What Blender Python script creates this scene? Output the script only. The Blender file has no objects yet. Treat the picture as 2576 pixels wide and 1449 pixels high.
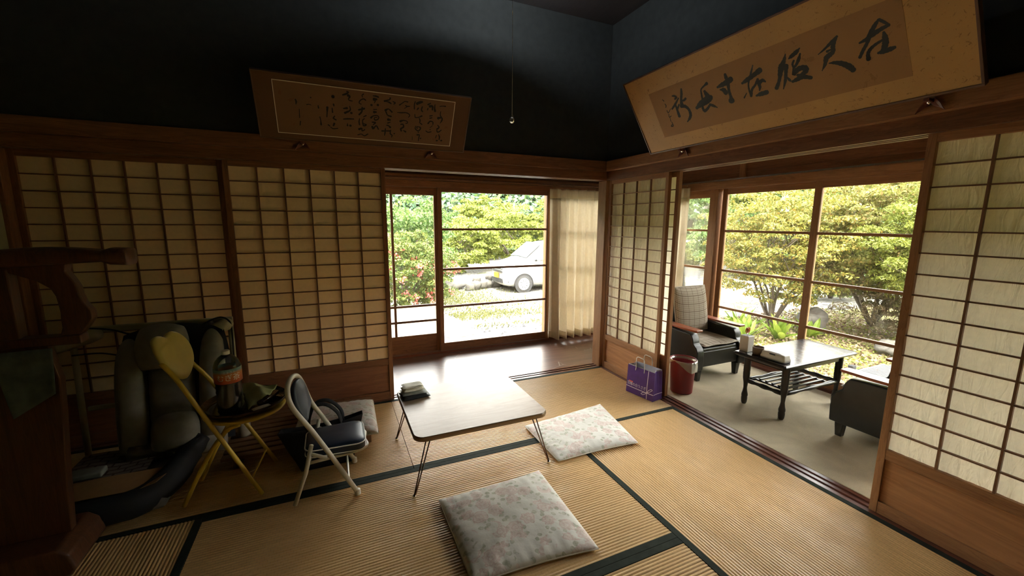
import bpy, math, random
import numpy as np
from mathutils import Matrix, Vector, Euler
PI = math.pi
S = bpy.context.scene
C = S.collection
rnd = random.Random(7)

# ---------------------------------------------------------------- camera
cd = bpy.data.cameras.new('camera'); cam = bpy.data.objects.new('camera', cd); C.objects.link(cam)
cd.sensor_fit = 'HORIZONTAL'; cd.sensor_width = 36.0; cd.lens = 36.0 * 1028.58 / 2576
cd.clip_start = .02; cd.clip_end = 500
yaw, pit, rol = .4153, .1599, .0062
f = Vector((math.sin(yaw)*math.cos(pit), math.cos(yaw)*math.cos(pit), -math.sin(pit)))
r = Vector((math.cos(yaw), -math.sin(yaw), 0)); u = r.cross(f)
r2 = r*math.cos(rol)+u*math.sin(rol); u2 = -r*math.sin(rol)+u*math.cos(rol)
M = Matrix((r2, u2, -f)).transposed().to_4x4(); M.translation = Vector((-2.2562, -3.0627, 1.3463))
cam.matrix_world = M
S.camera = cam

# ---------------------------------------------------------------- world, sun, exposure
W = bpy.data.worlds.new('world'); S.world = W; W.use_nodes = True
wn = W.node_tree.nodes; wl = W.node_tree.links
bg = wn['Background']; bg.inputs['Strength'].default_value = 4.6
tc = wn.new('ShaderNodeTexCoord'); sx = wn.new('ShaderNodeSeparateXYZ'); cr = wn.new('ShaderNodeValToRGB')
wl.new(tc.outputs['Generated'], sx.inputs[0]); wl.new(sx.outputs['Z'], cr.inputs[0]); wl.new(cr.outputs[0], bg.inputs['Color'])
cr.color_ramp.elements[0].position = 0.0; cr.color_ramp.elements[0].color = (1.0, .93, .80, 1)
cr.color_ramp.elements[1].position = .5; cr.color_ramp.elements[1].color = (.96, .95, .93, 1)
sd = bpy.data.lights.new('sun', 'SUN'); sun = bpy.data.objects.new('sun', sd); C.objects.link(sun)
sd.energy = 4.2; sd.angle = math.radians(2.5); sd.color = (1, .91, .74)
sun.rotation_euler = Vector((-.12, -.46, 1)).to_track_quat('Z', 'Y').to_euler()
sun.location = (-2, -6, 12)
S.view_settings.view_transform = 'Standard'; S.view_settings.look = 'None'
S.view_settings.gamma = 1; S.view_settings.use_curve_mapping = False
S.view_settings.exposure = 2.4
S.cycles.use_denoising = True
S.cycles.max_bounces = 14; S.cycles.diffuse_bounces = 7; S.cycles.glossy_bounces = 4
S.cycles.transmission_bounces = 8; S.cycles.transparent_max_bounces = 16
S.cycles.caustics_reflective = False; S.cycles.caustics_refractive = False
S.cycles.sample_clamp_indirect = 8

# ---------------------------------------------------------------- materials
class NT:
    def __init__(s, name, blend=False):
        s.m = bpy.data.materials.new(name); s.m.use_nodes = True
        s.n = s.m.node_tree.nodes; s.l = s.m.node_tree.links
        s.b = s.n['Principled BSDF']; s.out = s.n['Material Output']
    def new(s, t, **k):
        n = s.n.new('ShaderNode'+t)
        for a, v in k.items(): setattr(n, a, v)
        return n
    def link(s, a, b): s.l.new(a, b)
    def coords(s, scale=(1,1,1), rot=(0,0,0), kind='Object'):
        t = s.new('TexCoord'); m = s.new('Mapping'); s.link(t.outputs[kind], m.inputs[0])
        m.inputs['Scale'].default_value = scale; m.inputs['Rotation'].default_value = rot
        return m.outputs[0]
    def noise(s, co, scale=5, detail=4, rough=.55, dist=0):
        n = s.new('TexNoise'); s.link(co, n.inputs['Vector'])
        n.inputs['Scale'].default_value = scale; n.inputs['Detail'].default_value = detail
        n.inputs['Roughness'].default_value = rough; n.inputs['Distortion'].default_value = dist
        return n.outputs['Fac']
    def ramp(s, fac, *stops):
        n = s.new('ValToRGB'); s.link(fac, n.inputs[0]); e = n.color_ramp.elements
        while len(e) < len(stops): e.new(.5)
        for i, (p, c) in enumerate(stops):
            e[i].position = p; e[i].color = (*c, 1) if len(c) == 3 else c
        return n.outputs[0]
    def math(s, op, a, b=None, c=None):
        n = s.new('Math', operation=op)
        for i, v in enumerate((a, b, c)):
            if v is None: continue
            if isinstance(v, (int, float)): n.inputs[i].default_value = v
            else: s.link(v, n.inputs[i])
        return n.outputs[0]
    def mix(s, fac, a, b, mode='MIX'):
        n = s.new('Mix', data_type='RGBA', blend_type=mode)
        for i, v in ((0, fac), (6, a), (7, b)):
            if isinstance(v, (int, float)): n.inputs[i].default_value = v
            elif isinstance(v, tuple): n.inputs[i].default_value = (*v, 1)
            else: s.link(v, n.inputs[i])
        return n.outputs[2]
    def bump(s, h, strength=.3, dist=.01):
        n = s.new('Bump'); s.link(h, n.inputs['Height'])
        n.inputs['Strength'].default_value = strength; n.inputs['Distance'].default_value = dist
        s.link(n.outputs[0], s.b.inputs['Normal'])
    def col(s, v):
        if isinstance(v, tuple): s.b.inputs['Base Color'].default_value = (*v, 1)
        else: s.link(v, s.b.inputs['Base Color'])
    def set(s, **k):
        for a, v in k.items():
            s.b.inputs[a.replace('_', ' ')].default_value = v
        return s.m

def plain(name, col, rough=.5, metal=0, spec=.5, var=.08, **k):
    t = NT(name); co = t.coords()
    nz = t.noise(co, 18, 3)
    d = tuple(max(0, c*(1-var)) for c in col); l = tuple(min(1, c*(1+var)) for c in col)
    t.col(t.ramp(nz, (.3, d), (.7, l)))
    return t.set(Roughness=rough, Metallic=metal, Specular_IOR_Level=spec, **k)

def wood(name, dark, light, axis='x', rough=.45, grain=1.0, spec=.4, bump=.15, coat=0, scr=0):
    t = NT(name)
    sc = {'x': (1.2, 14, 14), 'y': (14, 1.2, 14), 'z': (14, 14, 1.2)}[axis]
    co = t.coords(tuple(a*grain for a in sc))
    n1 = t.noise(co, 1.3, 6, .62, 1.2)
    n2 = t.noise(t.coords(tuple(a*grain*5 for a in sc)), 2.0, 4, .6)
    w = t.math('ADD', t.math('MULTIPLY', n1, .7), t.math('MULTIPLY', n2, .3))
    rings = t.math('FRACT', t.math('MULTIPLY', n1, 7.0))
    w2 = t.math('ADD', t.math('MULTIPLY', w, .8), t.math('MULTIPLY', rings, .2))
    c = t.ramp(w2, (.30, dark), (.72, light))
    if scr:
        v = t.new('TexVoronoi', feature='DISTANCE_TO_EDGE'); v.inputs['Scale'].default_value = 5
        t.link(t.coords((1, 1, 1), (0, 0, .6)), v.inputs['Vector'])
        k = t.math('LESS_THAN', v.outputs['Distance'], .006)
        k = t.math('MULTIPLY', k, t.math('GREATER_THAN', t.noise(t.coords(), 3.1, 2), .56))
        c = t.mix(t.math('MULTIPLY', k, .5), c, (.42, .36, .32))
    t.col(c)
    t.bump(w, bump, .004)
    return t.set(Roughness=rough, Specular_IOR_Level=spec, Coat_Weight=coat, Coat_Roughness=.15)

MAT = {}
DK = (.12, .048, .02); LT = (.27, .12, .052)
for a in 'xyz':
    MAT['wood_'+a] = wood('cedar_'+a, DK, LT, a)
    MAT['fwood_'+a] = wood('frame_wood_'+a, (.24, .108, .045), (.44, .22, .095), a, rough=.5)  # same cedar in a lit tone, the stronger light put into its colour
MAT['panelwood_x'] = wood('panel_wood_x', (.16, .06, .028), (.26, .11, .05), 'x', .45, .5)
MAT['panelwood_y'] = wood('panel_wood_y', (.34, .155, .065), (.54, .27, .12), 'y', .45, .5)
MAT['sill'] = wood('sill_wood', (.10, .036, .02), (.20, .075, .04), 'x', .28)
MAT['silly'] = wood('sill_wood_y', (.085, .03, .018), (.17, .062, .035), 'y', .28)
MAT['lat'] = plain('lattice_wood', (.14, .055, .028), .5)
MAT['lat2'] = plain('light_lattice_wood', (.22, .105, .05), .5)
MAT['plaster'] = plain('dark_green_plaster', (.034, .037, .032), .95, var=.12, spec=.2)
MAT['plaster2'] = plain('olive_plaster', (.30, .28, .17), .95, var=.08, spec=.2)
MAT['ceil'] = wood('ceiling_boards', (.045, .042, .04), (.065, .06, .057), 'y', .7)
MAT['black'] = plain('black_fabric', (.012, .012, .014), .8)
MAT['dark_wood'] = wood('carved_wood', (.05, .02, .01), (.13, .05, .022), 'z', .4)

def _tatami():
    for ax in 'xy':
        t = NT('tatami_rush_'+ax)
        k = (3, 70, 1) if ax == 'x' else (70, 3, 1)
        n = t.noise(t.coords(k), 3, 4, .6)
        n2 = t.noise(t.coords((2, 2, 2)), 1.6, 3)
        c = t.ramp(n, (.25, (.50, .30, .115)), (.75, (.76, .49, .215)))
        c = t.mix(t.math('MULTIPLY', t.math('SUBTRACT', n2, .35), .55), c, (.62, .45, .25))
        # cross binding of the weave
        co = t.coords((1, 1, 1)); s3 = t.new('SeparateXYZ'); t.link(co, s3.inputs[0])
        q = s3.outputs['X' if ax == 'x' else 'Y']; p = s3.outputs['Y' if ax == 'x' else 'X']
        row = t.math('FLOOR', t.math('DIVIDE', p, PITCH))
        q2 = t.math('ADD', q, t.math('MULTIPLY', row, .0117))
        tick = t.math('LESS_THAN', t.math('FRACT', t.math('DIVIDE', q2, .026)), .10)
        c = t.mix(t.math('MULTIPLY', tick, .28), c, (.33, .20, .08))
        t.col(c); t.bump(n, .25, .002)
        MAT['tatami_'+ax] = t.set(Roughness=.38, Specular_IOR_Level=.5)
PITCH = .0147
_tatami()
MAT['heri'] = plain('border_cloth', (.022, .027, .020), .85, spec=.15, var=.25)

t = NT('engawa_boards')
n1 = t.noise(t.coords((1.0, 16, 4)), 1.5, 6, .62, .8)
c = t.ramp(n1, (.3, (.085, .040, .026)), (.75, (.20, .098, .062)))
s3 = t.new('SeparateXYZ'); t.link(t.coords(), s3.inputs[0])
gap = t.math('LESS_THAN', t.math('FRACT', t.math('DIVIDE', s3.outputs['Y'], .105)), .02)
c = t.mix(gap, c, (.02, .01, .008))
v = t.new('TexVoronoi', feature='DISTANCE_TO_EDGE'); v.inputs['Scale'].default_value = 3.2
t.link(t.coords((1, 1, 1), (0, 0, .5)), v.inputs['Vector'])
k = t.math('MULTIPLY', t.math('LESS_THAN', v.outputs['Distance'], .005), t.math('GREATER_THAN', t.noise(t.coords(), 2.3, 3), .55))
c = t.mix(t.math('MULTIPLY', k, .6), c, (.5, .45, .4))
t.col(c); t.bump(n1, .2, .004)
MAT['boards'] = t.set(Roughness=.33, Specular_IOR_Level=.6, Coat_Weight=.12, Coat_Roughness=.4)

t = NT('carpet_pile')
n1 = t.noise(t.coords((3, 3, 3)), 1.2, 4, .6, 1.0); n2 = t.noise(t.coords(), 260, 2)
c = t.ramp(n1, (.3, (.46, .37, .22)), (.75, (.70, .58, .37)))
c = t.mix(.25, c, t.ramp(n2, (.35, (.22, .18, .11)), (.65, (.6, .54, .4))))
t.col(c); t.bump(n2, .6, .004)
MAT['carpet'] = t.set(Roughness=.95, Specular_IOR_Level=.1, Sheen_Weight=.3)

def paper(name, col, trans, wr=0):
    t = NT(name)
    d = t.new('BsdfDiffuse'); tr = t.new('BsdfTranslucent'); mx = t.new('MixShader'); mx.inputs[0].default_value = trans
    n = t.noise(t.coords((1, 1, 1)), 45, 3)
    a = t.ramp(n, (.3, tuple(c*.93 for c in col)), (.7, col))
    t.link(a, d.inputs[0]); t.link(a, tr.inputs[0])
    if wr:
        b = t.new('Bump'); t.link(t.noise(t.coords((9, 9, 2.2)), 4, 3, .5, 1.5), b.inputs['Height'])
        b.inputs['Strength'].default_value = wr; b.inputs['Distance'].default_value = .012
        t.link(b.outputs[0], d.inputs['Normal']); t.link(b.outputs[0], tr.inputs['Normal'])
    t.link(d.outputs[0], mx.inputs[1]); t.link(tr.outputs[0], mx.inputs[2]); t.link(mx.outputs[0], t.out.inputs[0])
    return t.m
MAT['paper'] = paper('shoji_paper', (.84, .65, .40), .13)
MAT['paper_w'] = paper('wrinkled_shoji_paper', (.88, .78, .58), .23, .8)
MAT['paper_c'] = paper('lit_shoji_paper', (.92, .86, .72), .55, .8)  # lit copy: corner shoji brightness put into paper colour and translucency
MAT['paper_t'] = paper('brightened_shoji_paper', (.94, .9, .8), .85)  # made extra translucent so the corner shoji in front looks brighter
MAT['curtain'] = paper('curtain_cloth', (.94, .88, .76), .46)
MAT['liner'] = paper('thin_plastic_film', (.8, .78, .75), .6)

def glass(name, tint=(1, 1, 1), gl=.07, haze=.0):
    t = NT(name)
    tr = t.new('BsdfTransparent'); tr.inputs[0].default_value = (*tint, 1)
    g = t.new('BsdfGlossy'); g.inputs['Roughness'].default_value = .03
    fr = t.new('Fresnel'); fr.inputs['IOR'].default_value = 1.45
    mx = t.new('MixShader'); t.link(fr.outputs[0], mx.inputs[0])
    t.link(tr.outputs[0], mx.inputs[1]); t.link(g.outputs[0], mx.inputs[2])
    last = mx.outputs[0]
    if haze:
        df = t.new('BsdfDiffuse'); df.inputs[0].default_value = (.75, .72, .62, 1)
        m2 = t.new('MixShader'); m2.inputs[0].default_value = haze
        t.link(last, m2.inputs[1]); t.link(df.outputs[0], m2.inputs[2]); last = m2.outputs[0]
    t.link(last, t.out.inputs[0])
    return t.m
MAT['glass'] = glass('window_glass', (.97, .98, .97), haze=.06)

def leafmat(name, c1, c2, c3=None, tr=.35, rough=.5):
    t = NT(name); g = t.new('NewGeometry')
    st = [(0, c1), (.6, c2), (1, c3 or c2)]
    a = t.ramp(g.outputs['Random Per Island'], *st)
    n = t.noise(t.coords((1, 1, 1)), .9, 2)
    a = t.mix(t.math('MULTIPLY', n, .55), a, c1)
    d = t.new('BsdfPrincipled'); t.link(a, t.b.inputs['Base Color'])
    t.b.inputs['Roughness'].default_value = rough; t.b.inputs['Specular IOR Level'].default_value = .3
    q = t.new('BsdfTranslucent'); t.link(a, q.inputs[0])
    mx = t.new('MixShader'); mx.inputs[0].default_value = tr
    t.link(t.b.outputs[0], mx.inputs[1]); t.link(q.outputs[0], mx.inputs[2]); t.link(mx.outputs[0], t.out.inputs[0])
    t.n.remove(d)
    return t.m

# ---------------------------------------------------------------- mesh builder
WM = {}
class MB:
    def __init__(s): s.v = []; s.f = []
    def add(s, vs, fs):
        o = len(s.v); s.v += [tuple(p) for p in vs]; s.f += [tuple(i+o for i in q) for q in fs]; return s
    def box(s, x0, x1, y0, y1, z0, z1, R=None, c=None):
        vs = [(x, y, z) for z in (z0, z1) for x, y in ((x0, y0), (x1, y0), (x1, y1), (x0, y1))]
        if R is not None:
            c = Vector(c or (0, 0, 0)); vs = [tuple(R @ (Vector(p)-c) + c) for p in vs]
        return s.add(vs, [(3,2,1,0), (4,5,6,7), (0,1,5,4), (1,2,6,5), (2,3,7,6), (3,0,4,7)])
    def hexa(s, b, t):
        return s.add(list(b)+list(t), [(3,2,1,0), (4,5,6,7), (0,1,5,4), (1,2,6,5), (2,3,7,6), (3,0,4,7)])
    def tube(s, pts, rad, seg=8, closed=False, caps=True, smooth_n=0, flat=None):
        P = [Vector(p) for p in pts]
        if smooth_n: P = spline(P, smooth_n, closed)
        n = len(P); rr = rad if isinstance(rad, (list, tuple)) else None
        up = Vector((0, 0, 1)); rings = []
        T = []
        for i in range(n):
            a = P[(i-1) % n] if (closed or i > 0) else P[0]
            b = P[(i+1) % n] if (closed or i < n-1) else P[-1]
            d = (b-a); T.append(d.normalized() if d.length > 1e-9 else Vector((0, 0, 1)))
        nrm = T[0].orthogonal().normalized()
        if abs(T[0].dot(up)) < .9: nrm = (up - T[0]*up.dot(T[0])).normalized()
        for i in range(n):
            nrm = nrm - T[i]*nrm.dot(T[i])
            nrm = nrm.normalized() if nrm.length > 1e-6 else T[i].orthogonal().normalized()
            bn = T[i].cross(nrm)
            R = rr[min(len(rr)-1, int(i*len(rr)/n))] if rr and len(rr) != n else (rr[i] if rr else rad)
            ring = []
            for k in range(seg):
                a = 2*PI*k/seg
                ring.append(P[i] + nrm*math.cos(a)*R*(flat or 1) + bn*math.sin(a)*R)
            rings.append(ring)
        vs = [p for rg in rings for p in rg]; fs = []
        m = n if closed else n-1
        for i in range(m):
            j = (i+1) % n
            for k in range(seg):
                k2 = (k+1) % seg
                fs.append((i*seg+k, i*seg+k2, j*seg+k2, j*seg+k))
        if caps and not closed:
            fs.append(tuple(range(seg))[::-1]); fs.append(tuple((n-1)*seg+k for k in range(seg)))
        return s.add(vs, fs)
    def lathe(s, prof, c=(0, 0, 0), seg=20, R=None, cap=True):
        vs = []; n = len(prof)
        for (rad, z) in prof:
            for k in range(seg):
                a = 2*PI*k/seg; p = Vector((rad*math.cos(a), rad*math.sin(a), z))
                if R is not None: p = R @ p
                vs.append(p+Vector(c))
        fs = []
        for i in range(n-1):
            for k in range(seg):
                k2 = (k+1) % seg
                fs.append((i*seg+k, i*seg+k2, (i+1)*seg+k2, (i+1)*seg+k))
        if cap:
            if prof[0][0] > 1e-5: fs.append(tuple(range(seg))[::-1])
            if prof[-1][0] > 1e-5: fs.append(tuple((n-1)*seg+k for k in range(seg)))
        return s.add(vs, fs)
    def prism(s, poly, axis, a, b):
        # poly: 2D points in the two other axes (cyclic order), extruded along axis from a to b
        def P(q, w): return {'x': (w, q[0], q[1]), 'y': (q[0], w, q[1]), 'z': (q[0], q[1], w)}[axis]
        n = len(poly); vs = [P(q, a) for q in poly]+[P(q, b) for q in poly]
        fs = [(i, (i+1) % n, n+(i+1) % n, n+i) for i in range(n)]
        fs += [tuple(range(n))[::-1], tuple(range(n, 2*n))]
        return s.add(vs, fs)
    def loft(s, rings, closed=True, caps=True):
        n = len(rings[0]); vs = [p for rg in rings for p in rg]; fs = []
        for i in range(len(rings)-1):
            for k in range(n if closed else n-1):
                k2 = (k+1) % n; fs.append((i*n+k, i*n+k2, (i+1)*n+k2, (i+1)*n+k))
        if caps: fs += [tuple(range(n))[::-1], tuple((len(rings)-1)*n+k for k in range(n))]
        return s.add(vs, fs)
    def grid(s, nu, nv, fn):
        vs = [fn(i/nu, j/nv) for j in range(nv+1) for i in range(nu+1)]
        return s.add(vs, [(j*(nu+1)+i, j*(nu+1)+i+1, (j+1)*(nu+1)+i+1, (j+1)*(nu+1)+i) for j in range(nv) for i in range(nu)])
    def slab(s, nu, nv, fn):
        # fn(u,v)->(top, bottom); a closed sheet
        o = len(s.v); s.grid(nu, nv, lambda a, b: fn(a, b)[0]); k = len(s.v)-o
        o2 = len(s.v); vs = [fn(i/nu, j/nv)[1] for j in range(nv+1) for i in range(nu+1)]
        s.add(vs, [((j+1)*(nu+1)+i, (j+1)*(nu+1)+i+1, j*(nu+1)+i+1, j*(nu+1)+i) for j in range(nv) for i in range(nu)])
        e = [i for i in range(nu)] + [nu+j*(nu+1) for j in range(nv)] + [nv*(nu+1)+nu-i for i in range(nu)] + [(nv-j)*(nu+1) for j in range(nv)]
        m = len(e)
        for i in range(m):
            a, b = e[i], e[(i+1) % m]; s.f.append((o+b, o+a, o2+a, o2+b))
        return s
    def build(s, name, mat, parent=None, smooth=False, bevel=0, local=False, sub=0, solid=0, seg=2):
        me = bpy.data.meshes.new(name)
        vs = s.v
        if parent is not None and not local:
            I = WM[parent].inverted(); vs = [tuple(I @ Vector(p)) for p in vs]
        me.from_pydata(vs, [], s.f); me.materials.append(MAT[mat] if isinstance(mat, str) else mat)
        if smooth:
            me.polygons.foreach_set('use_smooth', [True]*len(me.polygons))
        me.update()
        o = bpy.data.objects.new(name, me); C.objects.link(o)
        if parent is not None: o.parent = parent
        WM[o] = WM[parent] if parent is not None else Matrix.Identity(4)
        if solid:
            m = o.modifiers.new('s', 'SOLIDIFY'); m.thickness = solid; m.offset = 0
        if bevel:
            m = o.modifiers.new('b', 'BEVEL'); m.width = bevel; m.segments = seg; m.limit_method = 'ANGLE'; m.angle_limit = .6
        if sub:
            m = o.modifiers.new('u', 'SUBSURF'); m.levels = sub; m.render_levels = sub
        if smooth and (bevel or smooth == 'auto'):
            m = o.modifiers.new('w', 'WEIGHTED_NORMAL')
        return o

def spline(P, k, closed=False):
    out = []; n = len(P)
    for i in range(n if closed else n-1):
        p1, p2 = P[i], P[(i+1) % n]
        p0 = P[(i-1) % n] if (closed or i > 0) else p1+(p1-p2)
        p3 = P[(i+2) % n] if (closed or i+2 < n) else p2+(p2-p1)
        for j in range(k):
            t = j/k
            out.append(.5*((2*p1)+(p2-p0)*t+(2*p0-5*p1+4*p2-p3)*t*t+(3*p1-p0-3*p2+p3)*t**3))
    if not closed: out.append(P[-1])
    return out

def tag(o, label=None, cat=None, group=None, kind=None):
    if label: o['label'] = label
    if cat: o['category'] = cat
    if group: o['group'] = group
    if kind: o['kind'] = kind
    return o
def thing(name, label, cat, loc=(0, 0, 0), rz=0, group=None, rot=None):
    o = bpy.data.objects.new(name, None); C.objects.link(o); o.location = loc
    e = Euler(rot or (0, 0, rz)); o.rotation_euler = e
    WM[o] = Matrix.Translation(loc) @ e.to_matrix().to_4x4()
    return tag(o, label, cat, group)
def struct(o): o['kind'] = 'structure'; return o
def sthing(name, loc=(0, 0, 0)):
    o = bpy.data.objects.new(name, None); C.objects.link(o); o.location = loc
    WM[o] = Matrix.Translation(loc); o['kind'] = 'structure'; return o
def kids(o): return [c for c in bpy.data.objects if c.parent == o]
def dup(o, parent=None):
    c = o.copy(); C.objects.link(c)
    if parent is not None: c.parent = parent
    for k in kids(o): dup(k, c)
    return c
# ================================================================ SETTING
m = .955
struct(MB().box(-3.82, 0, -4.775, 0, -.11, -.056).build('floor', 'sill'))
# tatami mats
def rib_mat(x0, x1, y0, y1, ax):
    # ribbed rush surface between the borders; ribs run along ax
    hw = .031
    mb = MB()
    if ax == 'x': a0, a1, b0, b1 = x0+.0015, x1-.0015, y0+hw, y1-hw
    else: a0, a1, b0, b1 = y0+.0015, y1-.0015, x0+hw, x1-hw
    n = int((b1-b0)/PITCH)*6
    prof = []
    for i in range(n+1):
        b = b0+(b1-b0)*i/n
        ph = (b/PITCH) % 1.0
        prof.append((b, -.0024*abs(math.cos(PI*ph))**3))
    vs = []
    for a in (a0, a1):
        for b, z in prof: vs.append((a, b, z) if ax == 'x' else (b, a, z))
        for b in (prof[-1][0], prof[0][0]): vs.append((a, b, -.055) if ax == 'x' else (b, a, -.055))
    k = len(prof)+2
    fs = [(i, (i+1) % k, k+(i+1) % k, k+i) for i in range(k)]
    if ax == 'y': fs = [q[::-1] for q in fs]
    fs += [tuple(range(k)), tuple(range(k, 2*k))[::-1]]
    mb.add(vs, fs)
    return mb
mats = [
 (-1.91, 0, -.955, 0, 'x', 'pale tatami mat in the corner between the board passage and the sunroom'),
 (-3.82, -1.91, -.955, 0, 'x', 'dim tatami mat along the closed paper screens under the slatted platform'),
 (-2.865, -.955, -1.91, -.955, 'x', 'tatami mat in the room centre under the nearer flower cushion'),
 (-.955, 0, -2.865, -.955, 'y', 'broad ribbed tatami mat beside the sill of the carpeted sunroom'),
 (-3.82, -2.865, -2.865, -.955, 'y', 'dim tatami mat at the lower left corner of the picture'),
 (-2.865, -.955, -2.865, -1.91, 'x', 'tatami mat below the double dark border at the bottom edge'),
 (-1.91, 0, -3.82, -2.865, 'x', 'tatami mat at the foot of the picture by the right screen'),
 (-3.82, -1.91, -3.82, -2.865, 'x', 'tatami mat behind the viewer at the left side')]
for x0, x1, y0, y1, ax, lab in mats:
    t = thing('tatami_mat', lab, 'tatami mat', ((x0+x1)/2, (y0+y1)/2, -.055), group='tatami mats of the room')
    rib_mat(x0, x1, y0, y1, ax).build('rush_surface', 'tatami_'+ax, t)
    for s in (0, 1):
        b = MB()
        if ax == 'x':
            ya = y0+.0005 if s == 0 else y1-.032
            b.box(x0+.001, x1-.001, ya, ya+.0315, -.055, .0012)
        else:
            xa = x0+.0005 if s == 0 else x1-.032
            b.box(xa, xa+.0315, y0+.001, y1-.001, -.055, .0012)
        b.build('cloth_border', 'heri', t, bevel=.001)
struct(MB().box(-3.82, 0, -4.775, -3.821, -.056, -.001).build('floor', 'tatami_x'))
# board passage and sunroom floor
struct(MB().box(-3.95, .12, .1155, 1.10, -.06, -.002).build('floor', 'boards'))
struct(MB().box(.12, 1.5, -4.9, .1155, -.06, -.012).build('floor', 'boards'))
struct(MB().box(.12, 1.5, .1156, 1.10, -.06, -.002).build('floor', 'boards'))
tag(MB().box(.122, 1.345, -4.7, .10, -.0115, .0).build('carpet', 'carpet', bevel=.003), 'worn olive beige carpet covering the whole sunroom floor', 'carpet')

def profile_beam(name, ax, a0, a1, w, zlo, zhi, ridges, depth, up, mat):
    # beam across w (0..w); ridges (lo,hi) stand out by depth on top (up) or below
    pts = []
    if up:
        pts = [(0, zlo), (w, zlo)]
        for lo, hi in reversed(ridges): pts += [(hi, zhi-depth), (hi, zhi), (lo, zhi), (lo, zhi-depth)]
    else:
        pts = [(w, zhi), (0, zhi)]
        for lo, hi in ridges: pts += [(lo, zlo+depth), (lo, zlo), (hi, zlo), (hi, zlo+depth)]
    mb = MB()
    if ax == 'x': mb.prism(pts, 'x', a0, a1)
    else: mb.prism([(p[0], p[1]) for p in pts], 'y', a0, a1)
    return mb.build(name, mat)
R3 = [(0, .026), (.047, .068), (.089, .1155)]
struct(profile_beam('trim_1', 'x', -3.82, 0, .1155, -.06, .0, R3, .006, True, 'sill'))
struct(profile_beam('trim_2', 'y', -4.775, -.001, .1155, -.06, .0, R3, .006, True, 'silly'))
struct(profile_beam('trim_3', 'x', -3.82, -.001, .1155, 1.714, 1.787, R3, .013, False, 'wood_x'))
struct(profile_beam('trim_4', 'y', -4.775, 0, .1155, 1.714, 1.787, R3, .013, False, 'wood_y'))
# picture rails
struct(MB().box(-3.82, -.03, -.03, .02, 1.787, 1.872).build('trim_5', 'wood_x', bevel=.004))
struct(MB().box(-.03, .02, -4.775, -.03, 1.787, 1.872).build('trim_6', 'fwood_y', bevel=.004))
struct(MB().box(.0, .02, -.03, .02, 1.787, 1.872).build('trim_7', 'wood_x'))
struct(MB().box(-.029, .0, -.03, .02, 1.787, 1.872).build('trim_8', 'wood_x'))
# upper walls, ceiling
ZC = 2.97
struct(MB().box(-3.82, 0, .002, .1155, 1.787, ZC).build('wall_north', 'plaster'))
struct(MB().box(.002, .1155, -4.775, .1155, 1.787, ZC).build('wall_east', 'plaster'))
struct(MB().box(-3.92, -3.821, -4.875, .1155, -.06, ZC).build('wall_west', 'plaster2'))
struct(MB().box(-3.92, .12, -4.875, -4.776, -.06, ZC).build('wall_south', 'plaster2'))
cb = MB().box(-3.92, .1155, -4.875, .1155, ZC, ZC+.04)
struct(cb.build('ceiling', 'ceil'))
# posts
struct(MB().box(.0, .1155, .0005, .1155, -.06, 1.714).build('trim_9', 'fwood_z', bevel=.004))
struct(MB().box(-3.84, -3.80, .0, .12, -.06, 1.787).build('trim_10', 'wood_z', bevel=.004))
struct(MB().box(.0, .1155, -3.03, -2.90, .0, 1.714).build('trim_11', 'fwood_z', bevel=.004))
struct(MB().box(.0, .1155, -3.55, -3.03, .0, 1.714).build('wall_east', 'plaster2'))  # unseen wall added against light leaks, stopped short to let sunroom light in
# passage and sunroom: head beams, upper walls, ceiling
XE, YN = 1.38, .97
struct(MB().box(-3.95, XE+.12, YN-.01, YN+.11, 1.672, 1.735).build('trim_12', 'wood_x', bevel=.003))
struct(MB().box(-3.95, XE+.12, YN-.03, YN+.11, 1.738, 1.79).build('trim_13', 'wood_x', bevel=.003))
struct(MB().box(XE-.01, XE+.11, -4.8, YN-.03, 1.690, 1.765).build('trim_14', 'fwood_y', bevel=.003))
struct(MB().box(XE-.0, XE+.11, -4.8, YN-.01, 1.766, 1.83).build('trim_15', 'wood_y', bevel=.003))
struct(MB().box(-3.95, XE+.12, YN, YN+.11, 1.79, 3.0).build('wall_north', 'wood_x'))
struct(MB().box(XE+.0, XE+.11, -4.8, YN, 1.83, 3.0).build('wall_east', 'wood_y'))
struct(MB().box(-3.95, XE+.12, .1155, YN, 2.08, 2.10).build('ceiling', 'ceil'))
struct(MB().box(.1155, XE, -4.8, .1155, 2.08, 2.10).build('ceiling', 'wood_y'))
struct(MB().box(-3.97, -3.93, .1155, YN, -.06, 2.08).build('wall_west', 'plaster2'))
struct(MB().box(.1155, XE+.11, -4.9, -4.8, -.06, 2.08).build('wall_south', 'plaster2'))
struct(MB().box(XE-.02, XE+.0, -.30, -.24, 1.766, 2.08).build('trim_16', 'fwood_z', bevel=.003))
# thresholds
struct(MB().box(-3.95, XE+.11, YN-.01, YN+.11, -.06, .018).build('trim_17', 'sill', bevel=.003))
struct(MB().box(XE-.03, XE+.11, -4.8, YN-.01, -.06, .018).build('trim_18', 'silly', bevel=.003))
# outer posts
for nm, x0, x1, y0, y1 in (('trim_31', XE-.01, XE+.11, -.015, .075), ('trim_32', XE-.0, XE+.12, YN-.01, YN+.11), ('trim_33', -.045, .045, YN, YN+.11), ('trim_34', -1.96, -1.87, YN+.002, YN+.11), ('trim_35', XE, XE+.11, -1.96, -1.87), ('trim_36', -3.95, -3.85, YN, YN+.11)):
    struct(MB().box(x0, x1, y0, y1, .018, 1.69).build(nm, 'fwood_z', bevel=.004))
# unseen roof with deep eaves added to block the sun, foundation
struct(MB().box(-6, 2.25, -7, 1.85, 3.05, 3.2).build('roof', 'ceil'))
struct(MB().box(-3.9, XE+.08, -4.85, YN+.08, -.60, -.112).build('foundation', 'plaster2'))

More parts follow.
